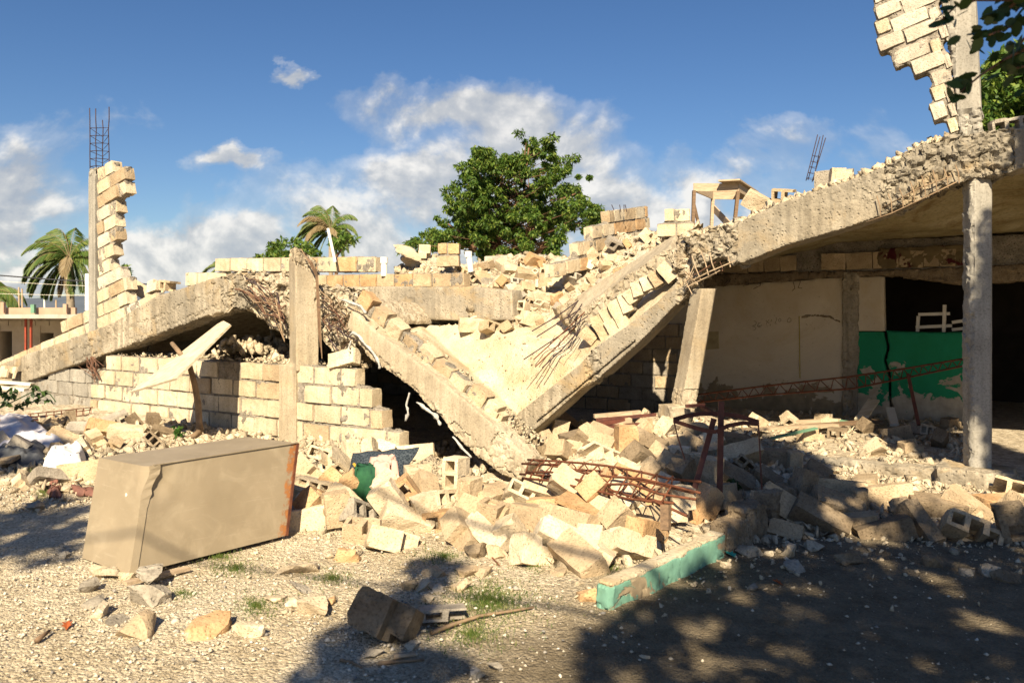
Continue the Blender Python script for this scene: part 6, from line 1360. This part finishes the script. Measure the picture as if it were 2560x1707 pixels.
shade([POLY_R], (0, 6.0, 2.6, 9.2), 54); shade([POLY_R2], (.8, 3.6, 5, 9.5), 64, 4.4, 6.8); shade([POLY_F], (2.8, 5.5, 7, 11), 60, 4.4, 6.8); shade([POLY_C], (-1.4, .4, 2.6, 5.6), 58); shade([POLY_L], (-4, -2, 4.4, 7.5), 44); shade([POLY_L2], (-7, -3.5, 7, 11), 20)
for _ in range(620):                              # over the veranda right of the standing column, and across the column itself
    px, py = rr.uniform(2545, 2850), rr.uniform(470, 1260); p = on(px, py, RS - .2); cl.append(tuple(p + TS * rr.uniform(4, 6.5)))
for _ in range(26):
    px, py = rr.uniform(2395, 2480), rr.uniform(720, 1000); p = on(px, py, RS - .1); cl.append(tuple(p + TS * rr.uniform(4, 6)))
for _ in range(60):
    px, py = rr.uniform(2330, 2600), rr.uniform(0, 270); p = P(px, py, 3.3); cl.append(tuple(p + TS * rr.uniform(2.5, 4)))
leaves('crown', cl, rn.uniform(.08, .22, len(cl)), 20, .14, .08, MT['darkleaf'], st, .2)
gq = Geo(); top = Vector((4.2, -4.0, 4.2)); gq.tube([Vector((4.6, -3.5, 0)), Vector((4.5, -3.6, 2)), top], .26, 10, .17)
gq.obj('trunk', MT['bark'], st, True)
gq = Geo()
for c in rr.sample(cl, 14): p = Vector(c); gq.tube([top, top.lerp(p, .55) + UP * .5, p], .035, 5, .008)
gq.obj('limbs', MT['bark'], st)
gq = Geo(); tw = []
for pts, n in (([(2650, -30), (2540, 0), (2440, 0), (2390, 15), (2355, 50)], 9), ([(2650, 60), (2540, 60), (2480, 85), (2430, 105)], 14), ([(2660, 130), (2570, 120), (2510, 150), (2450, 190), (2400, 232)], 16), ([(2640, -40), (2560, -10), (2500, 40), (2475, 60)], 18), ([(2650, 20), (2590, 60), (2550, 110), (2530, 150)], 18), ([(2640, -60), (2580, -20), (2540, 30)], 18), ([(2650, 170), (2590, 160), (2520, 175)], 12)):
    pp = [P(x, y, 2.9 + rr.uniform(-.15, .15)) for x, y in pts]; gq.tube(pp, .008, 5, .003)
    for k in range(n): f = (k / n) ** .7 * (len(pp) - 1); i = min(int(f), len(pp) - 2); tw.append(tuple(pp[i].lerp(pp[i + 1], f - i) + Vector((rr.gauss(0, .03), rr.gauss(0, .04), rr.gauss(0, .03)))))
    tw += [tuple(pp[-1] + Vector((rr.gauss(0, .025), 0, rr.gauss(0, .03)))) for _ in range(5)]
gq.obj('twigs', MT['bark'], st)
n = len(tw); d = rn.normal(size=(n, 3)) + np.array([-.2, 0, -.6]); v, q = leaf_quads(np.array(tw), d, rn.normal(size=(n, 3)) + np.array([0, -1.2, .6]), rn.uniform(.05, .085, n), rn.uniform(.03, .048, n))
# rounder leaves: six-sided
def oval_leaves(c, d, nm, ln, wd):
    d = d / np.linalg.norm(d, axis=1, keepdims=True); s = np.cross(d, nm); s /= np.linalg.norm(s, axis=1, keepdims=True); l, w_ = ln[:, None], wd[:, None]
    ring = [(-.5, 0), (-.28, .42), (.08, .5), (.36, .3), (.5, 0), (.36, -.3), (.08, -.5), (-.28, -.42)]
    return np.stack([c + d * l * a + s * w_ * b for a, b in ring], 1).reshape(-1, 3), np.arange(len(c) * 8, dtype=np.int32).reshape(-1, 8)
v, q = oval_leaves(np.array(tw), d, rn.normal(size=(n, 3)) + np.array([0, -1.2, .6]), rn.uniform(.042, .072, n), rn.uniform(.028, .046, n))
mk_np('hanging_leaves', v, q, MT['darkleaf'], st)

# ------------------------------------------------------------------ house, poles and wires far left
hb = thing('low_house', P(60, 850, 22), 'low pale house with red posts behind the left beam', 'house')
def hbox(nm, x0, x1, y0, y1, Y, dep, m, parent=hb):
    a, b = P(x0, y1, Y), P(x1, y0, Y); return Geo().box(((a.x + b.x) / 2, Y + dep / 2, (a.z + b.z) / 2), ((b.x - a.x) / 2, 0, 0), (0, dep / 2, 0), (0, 0, (b.z - a.z) / 2)).obj(nm, MT[m], parent)
MT['lilacblock'] = MT['lilacwall']
hbox('wall', -120, 30 - 30, 790, 960, 23.0, 3, 'lilacwall'); hbox('wall', 30, 100, 790, 960, 23.0, 3, 'lilacwall'); hbox('wall', 134, 240, 790, 960, 23.0, 3, 'lilacwall'); hbox('wall', -2, 32, 790, 828, 23.02, 3, 'lilacwall'); hbox('wall', 98, 136, 790, 832, 23.02, 3, 'lilacwall')
hbox('room_shade_panel', -60, 235, 800, 960, 26.5, .2, 'black')  # black panel in place of the unlit room behind the openings
hbox('fascia', -120, 188, 769, 786, 22.6, .1, 'fascia'); hbox('roof', -120, 200, 786, 796, 21.3, 5, 'tin_roof')
for k in range(8): hbox('wall_block', -80 + 34 * k, -80 + 34 * k + 32, 802, 814, 22.97, .05, 'lilacwall')
for x0, m_, y0 in ((0, 'fascia', 755), (76, 'greenwood', 761), (157, 'fascia', 760)): hbox('roof_bracket', x0, x0 + 9, y0, 783, 22.4, .1, m_)
for x0 in (61, 74): hbox('post', x0, x0 + 4, 796, 960, 21.6, .06, 'redpost')
for i, (x, y0, lab) in enumerate([(48, 718, 'left bare pole beyond the low house'), (56, 722, 'second bare pole beyond the low house'), (112, 748, 'white pole beyond the low house'), (141, 750, 'right bare pole beyond the low house')]):
    o = Geo().tube([P(x, 800, 30), P(x - 1, y0, 30)], .03, 6).obj('thin_pole', MT['wood' if i != 2 else 'pvc']); tag(o, lab, 'pole', 'poles beyond the low house')
o = Geo().box(((P(219, 700, 14)).x, 14, P(219, 730, 14).z), (.03, 0, 0), (0, .03, 0), (0, 0, .32)).obj('white_post', MT['pvc']); tag(o, 'white post just left of the slender pillar', 'post')
for i, (y0, y1, y2, r, m_, lab) in enumerate([(684, 700, 712, .02, 'wire', 'thick black power line at far left'), (700, 712, 722, .006, 'alu', 'upper thin wire at far left'), (733, 738, 741, .006, 'alu', 'lower thin wire at far left')]):
    pts = [P(-60 + (400 + 60) * k / 10, float(np.interp(k / 10, [0, .45, 1], [y0, y1, y2])), 24) for k in range(11)]
    o = Geo().tube(pts, r, 5).obj('power_line', MT[m_]); tag(o, lab, 'wire', 'wires at far left')
